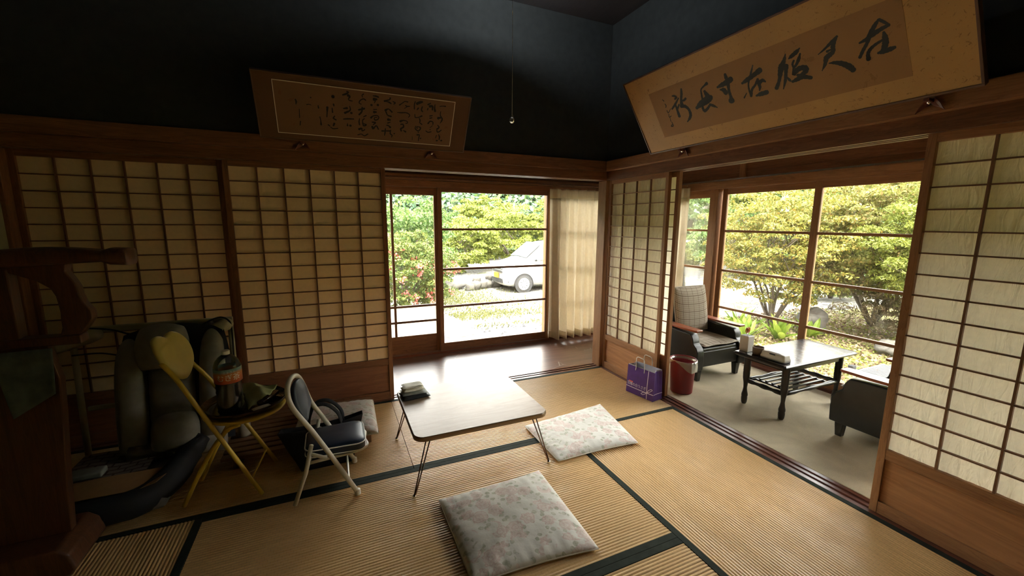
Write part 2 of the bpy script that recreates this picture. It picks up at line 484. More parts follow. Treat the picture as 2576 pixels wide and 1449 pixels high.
# ---------------------------------------------------------------- shoji
def shoji(ax, a0, a1, p, cols, label, latm='lat', papm='paper', fr='wood', z0=.323, z1=1.679, rows=15, st=.030, out=1, group=None, pmat=None):
    """ax: direction of the width, a0<a1 the outer edges, p the room-side face; out=+1 means outside is at larger p"""
    mid = (a0+a1)/2; cx = (mid, p, 0) if ax == 'x' else (p, mid, 0)
    t = thing('shoji_screen', label, 'sliding screen', cx, group=group)
    D = .030
    def bx(mb, u0, u1, w0, w1, za, zb):
        if ax == 'x': mb.box(u0, u1, p+w0, p+w1, za, zb)
        else: mb.box(p+w0, p+w1, u0, u1, za, zb)
    for nm, ua, ub in (('stile', a0, a0+st), ('stile', a1-st, a1)):
        b = MB(); bx(b, ua, ub, 0, D, .002, 1.725); b.build(nm, fr+'_z', t, bevel=.0015)
    for nm, za, zb in (('top_rail', z1, 1.725), ('middle_rail', z0-.048, z0), ('bottom_rail', .002, .062)):
        b = MB(); bx(b, a0+st, a1-st, .001, D-.001, za, zb); b.build(nm, fr+'_'+ax, t, bevel=.0015)
    b = MB(); bx(b, a0+st, a1-st, .012, .018, .062, z0-.048)
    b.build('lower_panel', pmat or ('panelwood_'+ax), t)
    b = MB()
    for i in range(1, cols):
        u = a0+st+(a1-a0-2*st)*i/cols; bx(b, u-.0038, u+.0038, .002, .0165, z0, z1)
    for j in range(1, rows):
        z = z0+(z1-z0)*j/rows; bx(b, a0+st, a1-st, .004, .0165, z-.003, z+.003)
    b.build('lattice', latm, t)
    b = MB()
    if papm in ('paper_w', 'paper_c'):
        def fn(u, v):
            uu = a0+st+(a1-a0-2*st)*u; zz = z0+(z1-z0)*v
            ph = .0012*math.sin(uu*170+math.sin(zz*23)*1.3)+.0009*math.sin(uu*97+zz*60)
            w = .0195+ph
            return (uu, p+w, zz) if ax == 'x' else (p+w, uu, zz)
        b.grid(90, 120, fn)
        b.build('paper', papm, t, smooth=True)
    else:
        bx(b, a0+st, a1-st, .0170, .0176, z0, z1); b.build('paper', papm, t)
    return t
shoji('x', -3.800, -2.848, .064, 6, 'dim closed shoji at the far left behind the grey reclining seat')
shoji('x', -2.842, -1.880, .022, 6, 'closed shoji with cream paper beside the open passage doorway')
shoji('y', -.712, -.014, .024, 4, 'narrow shoji with wrinkled white paper beside the corner post', 'lat2', 'paper_c', 'fwood', pmat='panelwood_y')
shoji('y', -.772, -.062, .066, 4, 'shoji slid back behind the wrinkled one with only its edge showing', 'lat2', 'paper_t', 'fwood')
shoji('y', -2.868, -2.137, .024, 4, 'bright shoji with wide cells at the right edge of the picture', 'lat2', 'paper_w', 'fwood')

# ---------------------------------------------------------------- windows
wi = [0]
def window(ax, a0, a1, p, rails, mull=(), zb=.10, zt=1.635, st=.046, D=.032, top=1.70, frm='wood'):
    wi[0] += 1
    mid = (a0+a1)/2; t = sthing('window_%d' % wi[0], (mid, p, 0) if ax == 'x' else (p, mid, 0))
    def bx(mb, u0, u1, w0, w1, za, zc):
        if ax == 'x': mb.box(u0, u1, p+w0, p+w1, za, zc)
        else: mb.box(p+w0, p+w1, u0, u1, za, zc)
    for ua, ub in ((a0, a0+st), (a1-st, a1)):
        b = MB(); bx(b, ua, ub, 0, D, .02, top); b.build('stile', frm+'_z', t, bevel=.002)
    for za, zc in ((zt, top), (.02, zb)):
        b = MB(); bx(b, a0+st, a1-st, .001, D-.001, za, zc); b.build('rail', frm+'_'+ax, t, bevel=.002)
    for z in rails:
        b = MB(); bx(b, a0+st, a1-st, .003, .024, z-.011, z+.011); b.build('glazing_bar', frm+'_'+ax, t)
    for u in mull:
        b = MB(); bx(b, u-.011, u+.011, .0, .024, zb, zt); b.build('glazing_bar', frm+'_z', t)
    b = MB(); bx(b, a0+st, a1-st, .014, .0145, zb, zt); b.build('glass', 'glass', t)
    return t
R4 = (1.27, .868, .483)
window('x', -1.278, -.018, YN+.004, R4, st=.04)
w = window('x', -2.22, -1.262, YN+.040, (.505, .347), (-1.715,), zb=.205, zt=1.60, top=1.70)
window('x', -3.10, -2.14, YN+.004, (.505, .347), (-2.62,), zb=.205, zt=1.60)
struct(MB().box(-3.85, -3.02, YN+.0, YN+.05, .0, 1.70).build('wall_north', 'wood_x'))  # unseen wall added in place of a window to dim the left shoji
window('x', .045, .73, YN+.004, R4)
window('x', .69, 1.375, YN+.040, R4)
window('y', -.955, -.03, XE+.04, R4, st=.052, frm='fwood')
window('y', -1.87, -.925, XE+.002, R4, st=.055, frm='fwood')
window('y', .075, .55, XE+.04, R4, st=.05, zt=1.612, frm='fwood')
window('y', .50, .965, XE+.004, R4, zt=1.612, frm='fwood')
window('y', -2.86, -1.96, XE+.04, R4, frm='fwood')
window('y', -3.80, -2.86, XE+.004, R4, frm='fwood')
window('y', -4.74, -3.80, XE+.04, R4, frm='fwood')
# finger pull on the narrow window
pz = MB().lathe([(.0, 0), (.011, .0), (.011, .004), (.006, .006), (0, .006)], (XE+.039, .10, .80), 12, Euler((0, -PI/2, 0)).to_matrix())
# ================================================================ CURTAINS
def curtain(name, label, ax, a0, a1, p, z0, z1, folds, amp, lean=0, pan=0):
    t = thing(name, label, 'curtain', ((a0+a1)/2, p, 0) if ax == 'x' else (p, (a0+a1)/2, 0))
    def pt(u, v, off):
        # v from bottom 0 to top 1
        uu = u+.012*math.sin(u*31+v*2)*(1-v)
        k = .35+.65*(1-v)
        w = amp*k*(math.sin(uu*folds*2*PI)+.35*math.sin(uu*folds*4.3*PI+1+v*1.5))
        a = a0+(a1-a0)*uu+lean*(1-v)*(.5-uu)
        z = z0+(z1-z0)*v+(.006*math.sin(uu*folds*2*PI) if v < .01 else 0)
        w += off
        return (a, p+w, z) if ax == 'x' else (p+w, a, z)
    hz = .94
    nf = int(folds*22)
    MB().slab(nf, 34, lambda u, v: (pt(u, v*hz, .001), pt(u, v*hz, -.001))).build('cloth', 'curtain', t, smooth=True)
    MB().slab(nf, 5, lambda u, v: (pt(u, hz+v*(1-hz), .004), pt(u, hz+v*(1-hz), -.004))).build('pleated_heading', 'curtain', t, smooth=True)
    MB().slab(nf, 2, lambda u, v: (pt(u, v*.045, .0035), pt(u, v*.045, -.0035))).build('hem', 'curtain', t, smooth=True)
    n = int(folds)+1
    for i in range(n):
        a = a0+(a1-a0)*(i+.5)/n
        b = MB(); c = (a, p, z1+.012) if ax == 'x' else (p, a, z1+.012)
        b.tube([(c[0], c[1], c[2]+.012), (c[0]+.004, c[1], c[2]), (c[0], c[1]-.004, c[2]-.014)], .0015, 5)
        b.build('hook', 'steel', t)
    return t
MAT['steel'] = plain('steel', (.6, .6, .58), .25, 1)
MAT['chrome'] = plain('chrome', (.75, .72, .68), .12, 1)
curtain('curtain', 'cream curtain hanging in folds at the end of the board passage', 'x', -.085, .66, .865, .045, 1.700, 6.5, .058, .05)
curtain('curtain', 'narrow gathered cream curtain beside the sunroom window behind the armchair', 'y', .30, .62, 1.315, .05, 1.722, 3, .028, .05)
tag(MB().box(-3.9, 1.30, .850, .880, 1.742, 1.757).build('curtain_rail', 'dark_wood'), 'dark curtain rail under the lintel of the board passage', 'curtain rail')
tag(MB().box(1.318, 1.338, -4.6, .84, 1.762, 1.775).build('curtain_rail', 'steel'), 'thin pale metal curtain rail along the sunroom window head', 'curtain rail')
for i, (a, b_) in enumerate(((.855, 1.7575),)):
    pass

# ================================================================ FRAMED CALLIGRAPHY
WID = 1.5
def ribbon(mb, pts, off=.0012):
    P = [Vector((a, b, 0)) for a, b, c in pts]; w = [c/2*WID for a, b, c in pts]
    if len(P) < 2: return
    k = 5
    SP = spline(P, k); n = len(SP)
    ww = []
    for i in range(n):
        q = i/k; j = min(int(q), len(w)-2); fr = q-j; fr = fr*fr*(3-2*fr); ww.append(w[j]*(1-fr)+w[j+1]*fr)
    vs = []
    for i in range(n):
        d = (SP[min(n-1, i+1)]-SP[max(0, i-1)]); d = d.normalized() if d.length > 1e-9 else Vector((1, 0, 0))
        nn = Vector((-d.y, d.x, 0))
        jit = 1+.10*math.sin(i*2.3+pts[0][0]*300)
        vs.append(SP[i]+nn*ww[i]*jit+Vector((0, 0, off))); vs.append(SP[i]-nn*ww[i]*jit+Vector((0, 0, off)))
    fs = [(2*i, 2*i+2, 2*i+3, 2*i+1) for i in range(n-1)]
    # round ends
    for e, sgn in ((0, -1), (n-1, 1)):
        d = (SP[1]-SP[0]) if e == 0 else (SP[-1]-SP[-2]); d = d.normalized()*sgn
        nn = Vector((-d.y, d.x, 0)); c = SP[e]; o = len(vs)
        arc = [c+nn*ww[e]*math.cos(a)+d*ww[e]*.8*math.sin(a)+Vector((0, 0, off)) for a in [PI*j/5 for j in range(6)]]
        vs += arc; fs.append(tuple(range(o, o+6))[::-1])
    mb.add(vs, fs)
def strokes(s):
    mb = MB()
    for i, st in enumerate(s.split('|')):
        ribbon(mb, [tuple(int(q)/1e4 for q in p.split(',')) for p in st.split()], .0011+.00001*(i % 7))
    return mb
F2S = "3648,3406,58 3801,3362,91 3923,3250,91 3767,3177,83|4051,3156,57 3685,2885,101 3301,2648,78|3663,2891,84 3660,2495,111 3648,2076,146|3933,2779,75 3752,2591,84 3621,2465,60|4464,3607,87 4376,3350,120 4221,3050,114 4113,2692,165|4552,2996,96 4382,2929,97 4240,2929,49|4047,2651,166 4319,2560,139 4500,2318,122 4509,2004,139 4377,1800,124 4105,1605,51|6251,3407,122 6036,3332,66 5772,3198,59 5703,2965,75 5658,2686,83|5944,3039,111 6020,2801,185 6134,2661,147|5067,2248,118 5442,2412,231 5844,2561,225 6197,2607,183 6197,2499,110 5947,2386,112 5626,2326,115|5547,2347,84 5488,2138,108 5547,1954,124 5769,2028,107 5999,2189,90|6011,2222,97 6214,2095,111 6420,1932,37|6808,3010,84 7154,3058,171 7513,3114,201 7720,3182,198|7469,3527,100 7474,3327,134 7493,3054,134 7419,2671,109 7417,2330,110 7384,2063,242|6922,2837,49 7127,2759,173 7212,2562,173|8253,2784,84 8575,2877,158 8980,2999,153 9341,3127,191|9054,3470,42 8887,3186,74 8725,2924,62 8575,2652,57 8525,2375,64 8537,2077,77|8343,2232,32 8138,2024,53|9093,2712,92 8896,2489,81 8681,2328,89 8535,2011,97|9101,2741,92 9111,2549,135 9321,2608,121 9451,2505,60|9102,2520,123 9112,2327,105 9047,2155,44|8805,1951,64 9076,1970,156 9399,1972,153|2824,3400,35 2898,3279,44|2891,3099,35 2933,2967,44 2858,2864,35|2866,2658,44 2891,2488,35 3195,2695,26|2903,2402,36 2864,2205,36 3039,2245,35|2894,2156,27 2860,1914,36|2914,1860,36 2928,1606,45 2744,1604,36 2933,1730,36|10682,3430,38 10568,3201,110 10382,2919,224 10280,2748,170 10119,2352,104 9898,2023,130|10581,2909,166 10514,2640,112 10392,2265,97 10212,1898,41|10507,2377,56 10586,2233,84 10626,2161,56|11331,3465,41 11158,3352,131 10915,3246,118 10775,3184,38|11303,3229,52 11186,3008,106 11031,2810,81 10898,2713,71|10973,3028,64 10885,2889,70 10892,2687,54|10866,2695,44 10829,2419,110 10906,2509,164 11146,2600,161 11376,2550,158 11371,2411,159 11130,2291,108 10977,2341,82|10699,2109,84 10933,2152,137 11212,2178,135 11527,2034,106|12009,2929,25 12292,3062,63 12587,3233,95 12835,3388,70|12790,3331,70 12629,3089,119 12584,2848,120 12423,2750,146 12287,2668,148 12192,2434,100 12021,2193,25|12363,2930,73 12510,2954,48|12348,2420,35 12565,2370,97 12821,2241,144 13058,2028,166 13181,1829,142|13561,2829,54 13757,2874,88 14060,2992,128 14348,3083,104 14574,3126,82|14575,3137,49 14436,3298,70 14302,3446,71|14293,3450,62 14142,3285,106 13965,3030,129 13795,2714,88 13637,2505,90 13482,2263,82|14309,2657,64 14080,2580,78 13880,2463,88 13774,2306,89 13762,2087,112|14385,2929,63 14398,2738,126 14386,2509,148 14297,2282,129|14109,2219,65 14269,2220,129 14504,2227,127 14649,2243,83"
F1S = "4733,3044,61 4908,3117,76 5060,3237,51 4962,3275,45|5031,3055,102 5129,2990,77 5050,2826,36 5149,2760,46 5275,2749,36|4757,2242,52 4960,2292,89|5116,2416,36 5136,2179,53 4825,1983,89|5183,2023,90 5222,2013,90|4736,1595,48 4994,1636,64 5331,1657,48|4961,1343,27 4957,1203,65|5114,1219,92 5153,1223,92|4163,2872,126 4199,2877,126|4192,2439,61 4212,2338,51|4106,2195,41 4119,1932,52|3837,2216,87 3805,1845,41 3781,1629,42|4235,1731,37 4153,1588,63 4300,1495,53|4189,1265,80 4132,1121,64|3974,995,37 4123,926,43 4381,979,38|3830,1146,53 3927,1073,43|3330,2262,35 3344,2108,51|3384,1587,41 3420,1376,36 3428,1106,68|2709,2241,40 2829,2268,30 2946,2243,25|2943,2673,49 2966,2676,49|2124,2474,49 2158,2353,64 2132,2199,34|2283,1936,25 2260,1414,36|2289,1206,41 2243,960,36|10717,3056,40 10921,3094,40 11099,3100,58|10815,2724,35 10811,2492,47 10884,2383,59|10685,2274,118 10831,2319,71 10953,2303,59 10955,2155,72 10870,1968,36|10706,1802,42 10813,1662,60 10675,1528,73|10681,1468,49 10725,1350,61 10846,1361,55 10985,1497,43|10836,1176,37 10918,997,68 10908,809,44|10690,1101,37 10648,911,37|10729,730,75 10791,736,75|11039,757,75 11101,763,75|9925,3077,68 10089,3180,45|9946,2855,40 9927,2740,52|10050,2980,114 10223,3000,86 10246,2776,69|10385,3131,40 10380,2904,69 10429,2710,98|10110,2359,58 10283,2406,41|10124,2215,53 10268,2259,47|10039,1854,71 10173,2015,59 10356,1975,47 10371,1828,54|10350,1737,30 10185,1571,24|9937,1336,48 10094,1260,48 10301,1310,48|10197,1451,42 10227,1454,42|9089,3173,44 9049,2948,50 9067,2699,51|9211,3050,112 9402,3155,112 9541,3199,84|9317,2784,68 9241,2663,40|9566,2896,56 9525,2695,57 9606,2591,57|9119,2367,34 9162,2171,46 9363,2192,40 9587,2303,69|9425,2141,40 9497,1975,58 9477,1856,41 9633,1754,53|9234,1596,41 9217,1417,53 9434,1288,54 9564,1510,59 9323,1575,35 9332,1458,59|9426,1197,48 9455,1200,48|9366,1010,72 9514,1024,54 9501,809,48 9488,592,37|9608,787,61 9638,790,61|9051,860,24 9067,617,24|8107,2839,55 8266,2966,38 8425,3094,38 8619,3090,49|8494,2856,50 8580,2811,55 8747,2830,44|8582,2783,33 8422,2654,22|8005,2357,33 8269,2372,56 8548,2403,45 8751,2326,45 8786,2217,40 8707,2123,28|8213,1813,97 8408,1891,51 8638,1857,40 8673,1745,40 8561,1704,35|8252,1615,57 8393,1629,52 8431,1458,75 8267,1324,70 8303,1180,70|8444,1224,41 8593,1149,76|7521,3201,64 7471,3088,54 7153,2970,64 7314,2962,38 7476,2928,65 7587,2860,49|7690,3007,38 7828,2942,60 7750,2852,38|7249,2412,98 7436,2515,38 7660,2347,66|7278,2333,55 7394,2123,50 7616,2063,67|7430,1846,112 7569,1832,67|7409,1616,56 7574,1690,39|7358,1468,51 7470,1450,51 7586,1346,86|7063,1063,68 7314,1086,51 7594,1113,63|7282,1229,51 7261,964,57 7238,785,40|7620,1174,40 7600,937,58 7717,829,52 7693,707,41|7841,959,58 7869,962,58|6491,3206,37 6673,3203,63 6805,3166,63|6545,3003,132 6702,3022,79|6625,2907,42 6574,2794,32|6378,2638,90 6418,2643,90|6760,2682,91 6800,2687,91|6526,2385,38 6712,2406,38|6554,2225,108 6687,2240,65|6371,1847,82 6503,1972,49 6744,2025,44 6854,1926,44 6775,1777,50 6613,1733,55 6585,1869,38 6746,1914,38|6453,1575,55 6643,1567,67 6509,1411,39|6456,1292,84 6511,1154,67 6700,1373,50 6840,1157,57|5925,3240,52 5835,3152,36 5873,3053,31|5665,2714,47 5743,2854,42 5924,2954,52 6052,2891,52|5793,2623,37 5665,2661,37|5635,2258,64 5973,2377,80|5844,2443,48 5816,2170,64 5658,1963,64|5919,1854,38 6078,1954,54|5681,1718,38 5653,1521,54 5678,1328,55|5972,1749,43 5865,1627,44 5917,1296,55 6078,1368,66 5891,1434,33|5648,1042,94 5809,1115,55 5835,946,45 5997,1047,45|5564,661,39 5780,739,39 5969,640,45 6186,776,51"
MAT['ink'] = plain('brush_ink', (.022, .024, .018), .7)
MAT['ink2'] = plain('faded_ink', (.010, .007, .004), .8)
def speckle(name, base, dark, sc, thr, rough=.55):
    t = NT(name); n = t.noise(t.coords((1, 1, 1)), sc, 5, .7, 2.5); n2 = t.noise(t.coords(), 3, 3)
    c = t.ramp(n2, (.3, tuple(q*.85 for q in base)), (.7, base))
    k = t.math('GREATER_THAN', n, thr)
    t.col(t.mix(t.math('MULTIPLY', k, .65), c, dark)); return t.set(Roughness=rough, Specular_IOR_Level=.3)
MAT['mount'] = speckle('gold_flecked_mount', (.58, .34, .12), (.22, .11, .03), 26, .615, .42)
MAT['oldpaper'] = speckle('aged_brown_paper', (.40, .215, .08), (.26, .13, .045), 6, .63, .6)
MAT['mount2'] = speckle('brown_cloth_mount', (.13, .065, .032), (.10, .05, .025), 8, .62, .8)
MAT['oldpaper2'] = speckle('brown_paper', (.20, .11, .055), (.17, .07, .03), 5, .62, .8)
MAT['whiteline'] = plain('pale_edging', (.75, .68, .55), .5)
MAT['thinframe'] = plain('slim_brown_frame', (.12, .06, .035), .4)
def plaque(label, org, ud, vd, w, h, inner, ink, mountm, paperm, inkm, edge, line=None, group=None):
    ud = Vector(ud); vd = Vector(vd).normalized(); nd = ud.cross(vd)
    R = Matrix((ud, vd, nd)).transposed().to_4x4(); Mx = Matrix.Translation(org) @ R
    t = bpy.data.objects.new('framed_calligraphy', None); C.objects.link(t); t.matrix_world = Mx; WM[t] = Mx
    tag(t, label, 'framed calligraphy', group)
    MB().box(.004, w-.004, .004, h-.004, -.020, -.006).build('backboard', 'thinframe', t, local=True)
    b = MB(); e = edge
    b.box(0, w, 0, e, -.024, .004); b.box(0, w, h-e, h, -.024, .004); b.box(0, e, e, h-e, -.024, .004); b.box(w-e, w, e, h-e, -.024, .004)
    b.build('frame', 'thinframe', t, local=True, bevel=.001)
    MB().box(e, w-e, e, h-e, -.006, .0).build('mount', mountm, t, local=True)
    x0, x1, y0, y1 = inner
    p = MB().box(x0, x1, y0, y1, .0, .0008); nf = len(p.f); q = strokes(ink); p.add(q.v, q.f); p = p.build('inscribed_paper', paperm, t, local=True)
    p.data.materials.append(MAT[inkm])
    for k_, pl in enumerate(p.data.polygons): pl.material_index = 1 if k_ >= nf else 0
    if line:
        b = MB(); L = line
        b.box(x0-L, x1+L, y0-L, y0, 0, .0022); b.box(x0-L, x1+L, y1, y1+L, 0, .0022); b.box(x0-L, x0, y0, y1, 0, .0022); b.box(x1, x1+L, y0, y1, 0, .0022)
        b.build('edging', 'whiteline', t, local=True)
    return t
plaque('large framed calligraphy in bold black characters on gold flecked mount above the sunroom opening', (-.070, -.615, 1.842), (0, -1, 0), (-.28, 0, .445), 1.698, .526, (.187, 1.505, .097, .402), F2S, 'mount', 'oldpaper', 'ink', .009)
plaque('long brown framed calligraphy in small cursive columns with thin white border on back wall', (-2.613, -.070, 1.845), (1, 0, 0), (0, -.205, .326), 1.281, .385, (.104, 1.170, .043, .342), F1S, 'mount2', 'oldpaper2', 'ink2', .006, .0035)
# butterfly-shaped rests under the frames
MAT['leather'] = plain('red_brown_leather', (.16, .045, .03), .35)
def rest(x, y, ax, label):
    rz = 0 if ax == 'x' else -PI/2
    t = thing('frame_rest', label, 'picture rest', (x, y, 1.815), rz, 'frame rests on the rail')
    for s in (-1, 1):
        b = MB()
        pts = [(0, -.006, .028), (s*.010, -.014, .030), (s*.030, -.018, .004), (s*.046, -.014, -.026), (s*.030, -.012, -.014), (s*.012, -.010, -.004), (0, -.008, .006)]
        pts2 = [(a, b_+.008, c) for a, b_, c in pts]
        n = len(pts); vs = pts+pts2
        fs = [tuple(range(n)), tuple(range(n, 2*n))[::-1]]+[(i, n+i, n+(i+1) % n, (i+1) % n) for i in range(n)]
        if s > 0: fs = [q[::-1] for q in fs]
        b.add(vs, fs); b.build('wing', 'leather', t, local=True, bevel=.002)
    MB().lathe([(0, -.010), (.007, -.006), (.009, 0), (.007, .006), (0, .010)], (0, -.022, .012), 10).build('stud', 'chrome', t, local=True, smooth=True)
    MB().box(-.009, .009, -.050, -.004, .010, .024).build('ledge', 'leather', t, local=True, bevel=.003)
rest(-2.385, -.030, 'x', 'red brown leather frame rest left under the long brown calligraphy')
rest(-1.562, -.030, 'x', 'red brown leather frame rest right under the long brown calligraphy')
rest(-.030, -2.155, 'y', 'dark leather frame rest under the right end of the large calligraphy')
rest(-.030, -.895, 'y', 'dark leather frame rest under the left end of the large calligraphy')

# ================================================================ CEILING LAMP WITH PULL CORD
LX, LY = -1.243, -.75
t = thing('ceiling_lamp', 'ceiling lamp whose thin pull cord with a glass bead hangs before the back wall', 'lamp', (LX, LY, ZC))
MB().lathe([(0, 0), (.05, 0), (.05, -.02), (.012, -.03), (.012, -.04), (0, -.04)], (LX, LY, ZC), 20).build('canopy', 'black', t)
MAT['shade'] = plain('lamp_shade_enamel', (.75, .78, .8), .4)
MB().tube([(LX, LY, ZC-.03), (LX, LY, 2.70)], .004, 6).build('flex', 'black', t)
MB().lathe([(0, .0), (.08, .0), (.17, .02), (.215, .05), (.22, .046), (.17, .012), (.08, -.010), (0, -.010)], (LX, LY, 2.70), 36, cap=False).build('lamp_shade', 'shade', t, smooth=True)
MB().tube([(LX, LY, 2.69), (LX, LY, 2.2), (LX, LY, 1.952)], .0011, 6).build('pull_cord', 'whiteline', t)
g = NT('glass_bead'); g.set(Roughness=.02, Transmission_Weight=.9, IOR=1.45); g.col((.95, .95, .92)); MAT['bead'] = g.m
MB().lathe([(a*1.6, z*1.6) for a, z in [(0, .011), (.005, .0105), (.0085, .006), (.0095, 0), (.0085, -.006), (.005, -.0095), (0, -.011)]], (LX, LY, 1.936), 18).build('bead', 'bead', t, smooth=True)
MB().lathe([(0, .006), (.006, .005), (.006, -.004), (0, -.006)], (LX, LY, 1.957), 10).build('bead_cap', 'steel', t)
ld = bpy.data.lights.new('lamp_tube', 'POINT'); ld.shadow_soft_size = .04; ld.energy = 5.0; ld.color = (.80, .86, 1.0)
lo = bpy.data.objects.new('lamp_tube', ld); C.objects.link(lo); lo.location = (.06, 0, 2.80-ZC); lo.parent = t

# ================================================================ FLOOR CUSHIONS
def _floral():
    t = NT('rose_print_cotton')
    co = t.coords((1, 1, 1)); 
    ds = t.noise(co, 38, 3, .6)
    def blob(scale, rad, seedrot, j):
        v = t.new('TexVoronoi'); v.inputs['Scale'].default_value = scale; v.inputs['Randomness'].default_value = .85
        mp = t.coords((1, 1, .01), (0, 0, seedrot)); mm = t.new('VectorMath', operation='ADD'); t.link(mp, mm.inputs[0])
        cc = t.new('TexNoise'); t.link(mp, cc.inputs['Vector']); cc.inputs['Scale'].default_value = 55
        sc = t.new('VectorMath', operation='SCALE'); t.link(cc.outputs['Color'], sc.inputs[0]); sc.inputs['Scale'].default_value = j
        t.link(sc.outputs[0], mm.inputs[1]); t.link(mm.outputs[0], v.inputs['Vector'])
        return v, t.math('LESS_THAN', v.outputs['Distance'], rad)
    v1, k1 = blob(13, .47, .3, .030)
    v2, k2 = blob(31, .36, 1.1, .014)
    sw = t.math('FRACT', t.math('ADD', t.math('MULTIPLY', v1.outputs['Distance'], 5.0), t.math('MULTIPLY', ds, 2.2)))
    base = t.ramp(t.noise(co, 6, 3), (.3, (.64, .62, .555)), (.7, (.73, .71, .65)))
    rose = t.ramp(sw, (0, (.56, .36, .33)), (.4, (.64, .50, .45)), (1, (.70, .62, .56)))
    leaf = t.ramp(ds, (.4, (.36, .37, .26)), (.62, (.56, .55, .45)))
    rsel = t.math('GREATER_THAN', t.noise(t.coords((1, 1, .01)), 6.5, 2), .44)
    c = t.mix(t.math('MULTIPLY', t.math('MULTIPLY', k2, t.math('GREATER_THAN', t.noise(t.coords((1, 1, .01)), 7.5, 2), .42)), .8), base, leaf)
    c = t.mix(t.math('MULTIPLY', t.math('MULTIPLY', k1, rsel), .7), c, rose)
    t.col(c); t.bump(t.noise(co, 14, 3), .35, .01)
    return t.set(Roughness=.8, Specular_IOR_Level=.2, Sheen_Weight=.2)
MAT['floral'] = _floral()
def cushion(label, A, B, D_, E_, z, h, seed, mat='floral', group=None, name='floor_cushion', cat='cushion', extra=False):
    """corners given counterclockwise in world xy"""
    cx = sum(p[0] for p in (A, B, D_, E_))/4; cy = sum(p[1] for p in (A, B, D_, E_))/4
    t = thing(name, label, cat, (cx, cy, z), 0, group)
    def pt(u, v, s):
        x = A[0]*(1-u)*(1-v)+B[0]*u*(1-v)+D_[0]*u*v+E_[0]*(1-u)*v
        y = A[1]*(1-u)*(1-v)+B[1]*u*(1-v)+D_[1]*u*v+E_[1]*(1-u)*v
        eu = min(u, 1-u)*2; ev = min(v, 1-v)*2
        q = (1-(1-eu)**3.2)*(1-(1-ev)**3.2)
        # slightly drawn-in edges
        k = .012*(math.sin(PI*u)*(1-ev)**4*(1 if v > .5 else -1))
        y -= k
        wr = .0016*math.sin(u*13+seed)*math.sin(v*11+seed*2)+.0009*math.sin(u*31+3*math.sin(v*9+seed))+.0022*math.sin(v*70+u*9)*(1-eu)**3+.0022*math.sin(u*66+v*7)*(1-ev)**3
        top = .006+h*q**.55+wr*min(1, q*3)
        edge = .009*h/.04
        return (x, y, z+(edge+top if s else max(0.0, edge*1.0-edge*min(1, q*6))))
    MB().slab(44, 44, lambda u, v: (pt(u, v, 1), pt(u, v, 0))).build('cover', mat, t, smooth=True)
    ed = [pt(i/12, 0, 1) for i in range(12)]+[pt(1, i/12, 1) for i in range(12)]+[pt(1-i/12, 1, 1) for i in range(12)]+[pt(0, 1-i/12, 1) for i in range(12)]
    MB().tube([(p[0], p[1], p[2]-.004) for p in ed], .0035, 6, closed=True).build('seam', 'seam', t, smooth=True)
    return t
MAT['seam'] = plain('pale_seam', (.66, .62, .54), .8)
cushion('white rose print floor cushion at the front below the folding table', (-1.846, -1.792), (-1.316, -1.835), (-1.296, -1.262), (-1.850, -1.280), 0.0015, .034, 1.3, group='rose print floor cushions')
cushion('white rose print floor cushion at the right of the folding table', (-1.150, -1.222), (-.600, -1.240), (-.495, -.705), (-1.150, -.785), 0.0015, .030, 4.1, group='rose print floor cushions')

# ================================================================ LOW FOLDING TABLE
t = thing('folding_table', 'low rectangular folding table with wood grain top and wire legs', 'low table', (-1.578, -.908, 0))
X0, X1, Y0, Y1, ZT = -1.942, -1.222, -1.222, -.600, .322
def rrect(x0, x1, y0, y1, r, n=6):
    out = []
    for cx, cy, a in ((x1-r, y1-r, 0), (x0+r, y1-r, PI/2), (x0+r, y0+r, PI), (x1-r, y0+r, 1.5*PI)):
        for i in range(n+1): out.append((cx+r*math.cos(a+PI/2*i/n), cy+r*math.sin(a+PI/2*i/n)))
    return out
MAT['tabletop'] = wood('table_top_print', (.30, .20, .125), (.45, .33, .22), 'x', .38, .8, .34, .25, .0)
MAT['tableedge'] = plain('table_edge', (.27, .16, .07), .3)
MB().prism(rrect(X0, X1, Y0, Y1, .05), 'z', ZT-.003, ZT).build('tabletop', 'tabletop', t)
b = MB(); prof = [(.0, -.003), (.004, -.006), (.005, -.014), (.003, -.024), (-.006, -.029)]
b.loft([[(p[0], p[1], ZT-.0005) for p in rrect(X0, X1, Y0, Y1, .05)]]+[[(p[0], p[1], ZT+dz) for p in rrect(X0-d, X1+d, Y0-d, Y1+d, .05+d)] for d, dz in prof]+[[(p[0], p[1], ZT-.030) for p in rrect(X0+.03, X1-.03, Y0+.03, Y1-.03, .03)]])
b.build('edge_band', 'tableedge', t, smooth='auto')
MAT['wire'] = plain('bronze_wire', (.20, .13, .10), .25, 1)
for ix, iy in ((0, 0), (1, 0), (0, 1), (1, 1)):
    sx_ = -1 if ix == 0 else 1; sy_ = -1 if iy == 0 else 1
    fx = (X0-.012) if ix == 0 else (X1+.020); fy = (Y0+.020) if iy == 0 else (Y1-.010)
    tx = X0+.06 if ix == 0 else X1-.06; ty = Y0+.04 if iy == 0 else Y1-.04
    b = MB()
    b.tube([(tx, ty, ZT-.028), (fx, fy, .016), ], .0036, 8)
    b.tube([(tx+(-sx_)*.022, ty-sy_*.004, ZT-.028), (fx-sx_*.010, fy, .030), (fx, fy, .012)], .0036, 8, smooth_n=4)
    lg = b.build('leg', 'wire', t, smooth=True)
    MB().lathe([(0, 0), (.008, 0), (.0095, .004), (.0095, .010), (.006, .016), (0, .018)], (fx, fy, .0012), 12).build('foot_cap', 'chrome', lg, smooth=True)
    MB().box(tx-.030, tx+.030, ty-.010, ty+.010, ZT-.036, ZT-.030).build('leg_bracket', 'wire', t, bevel=.002)

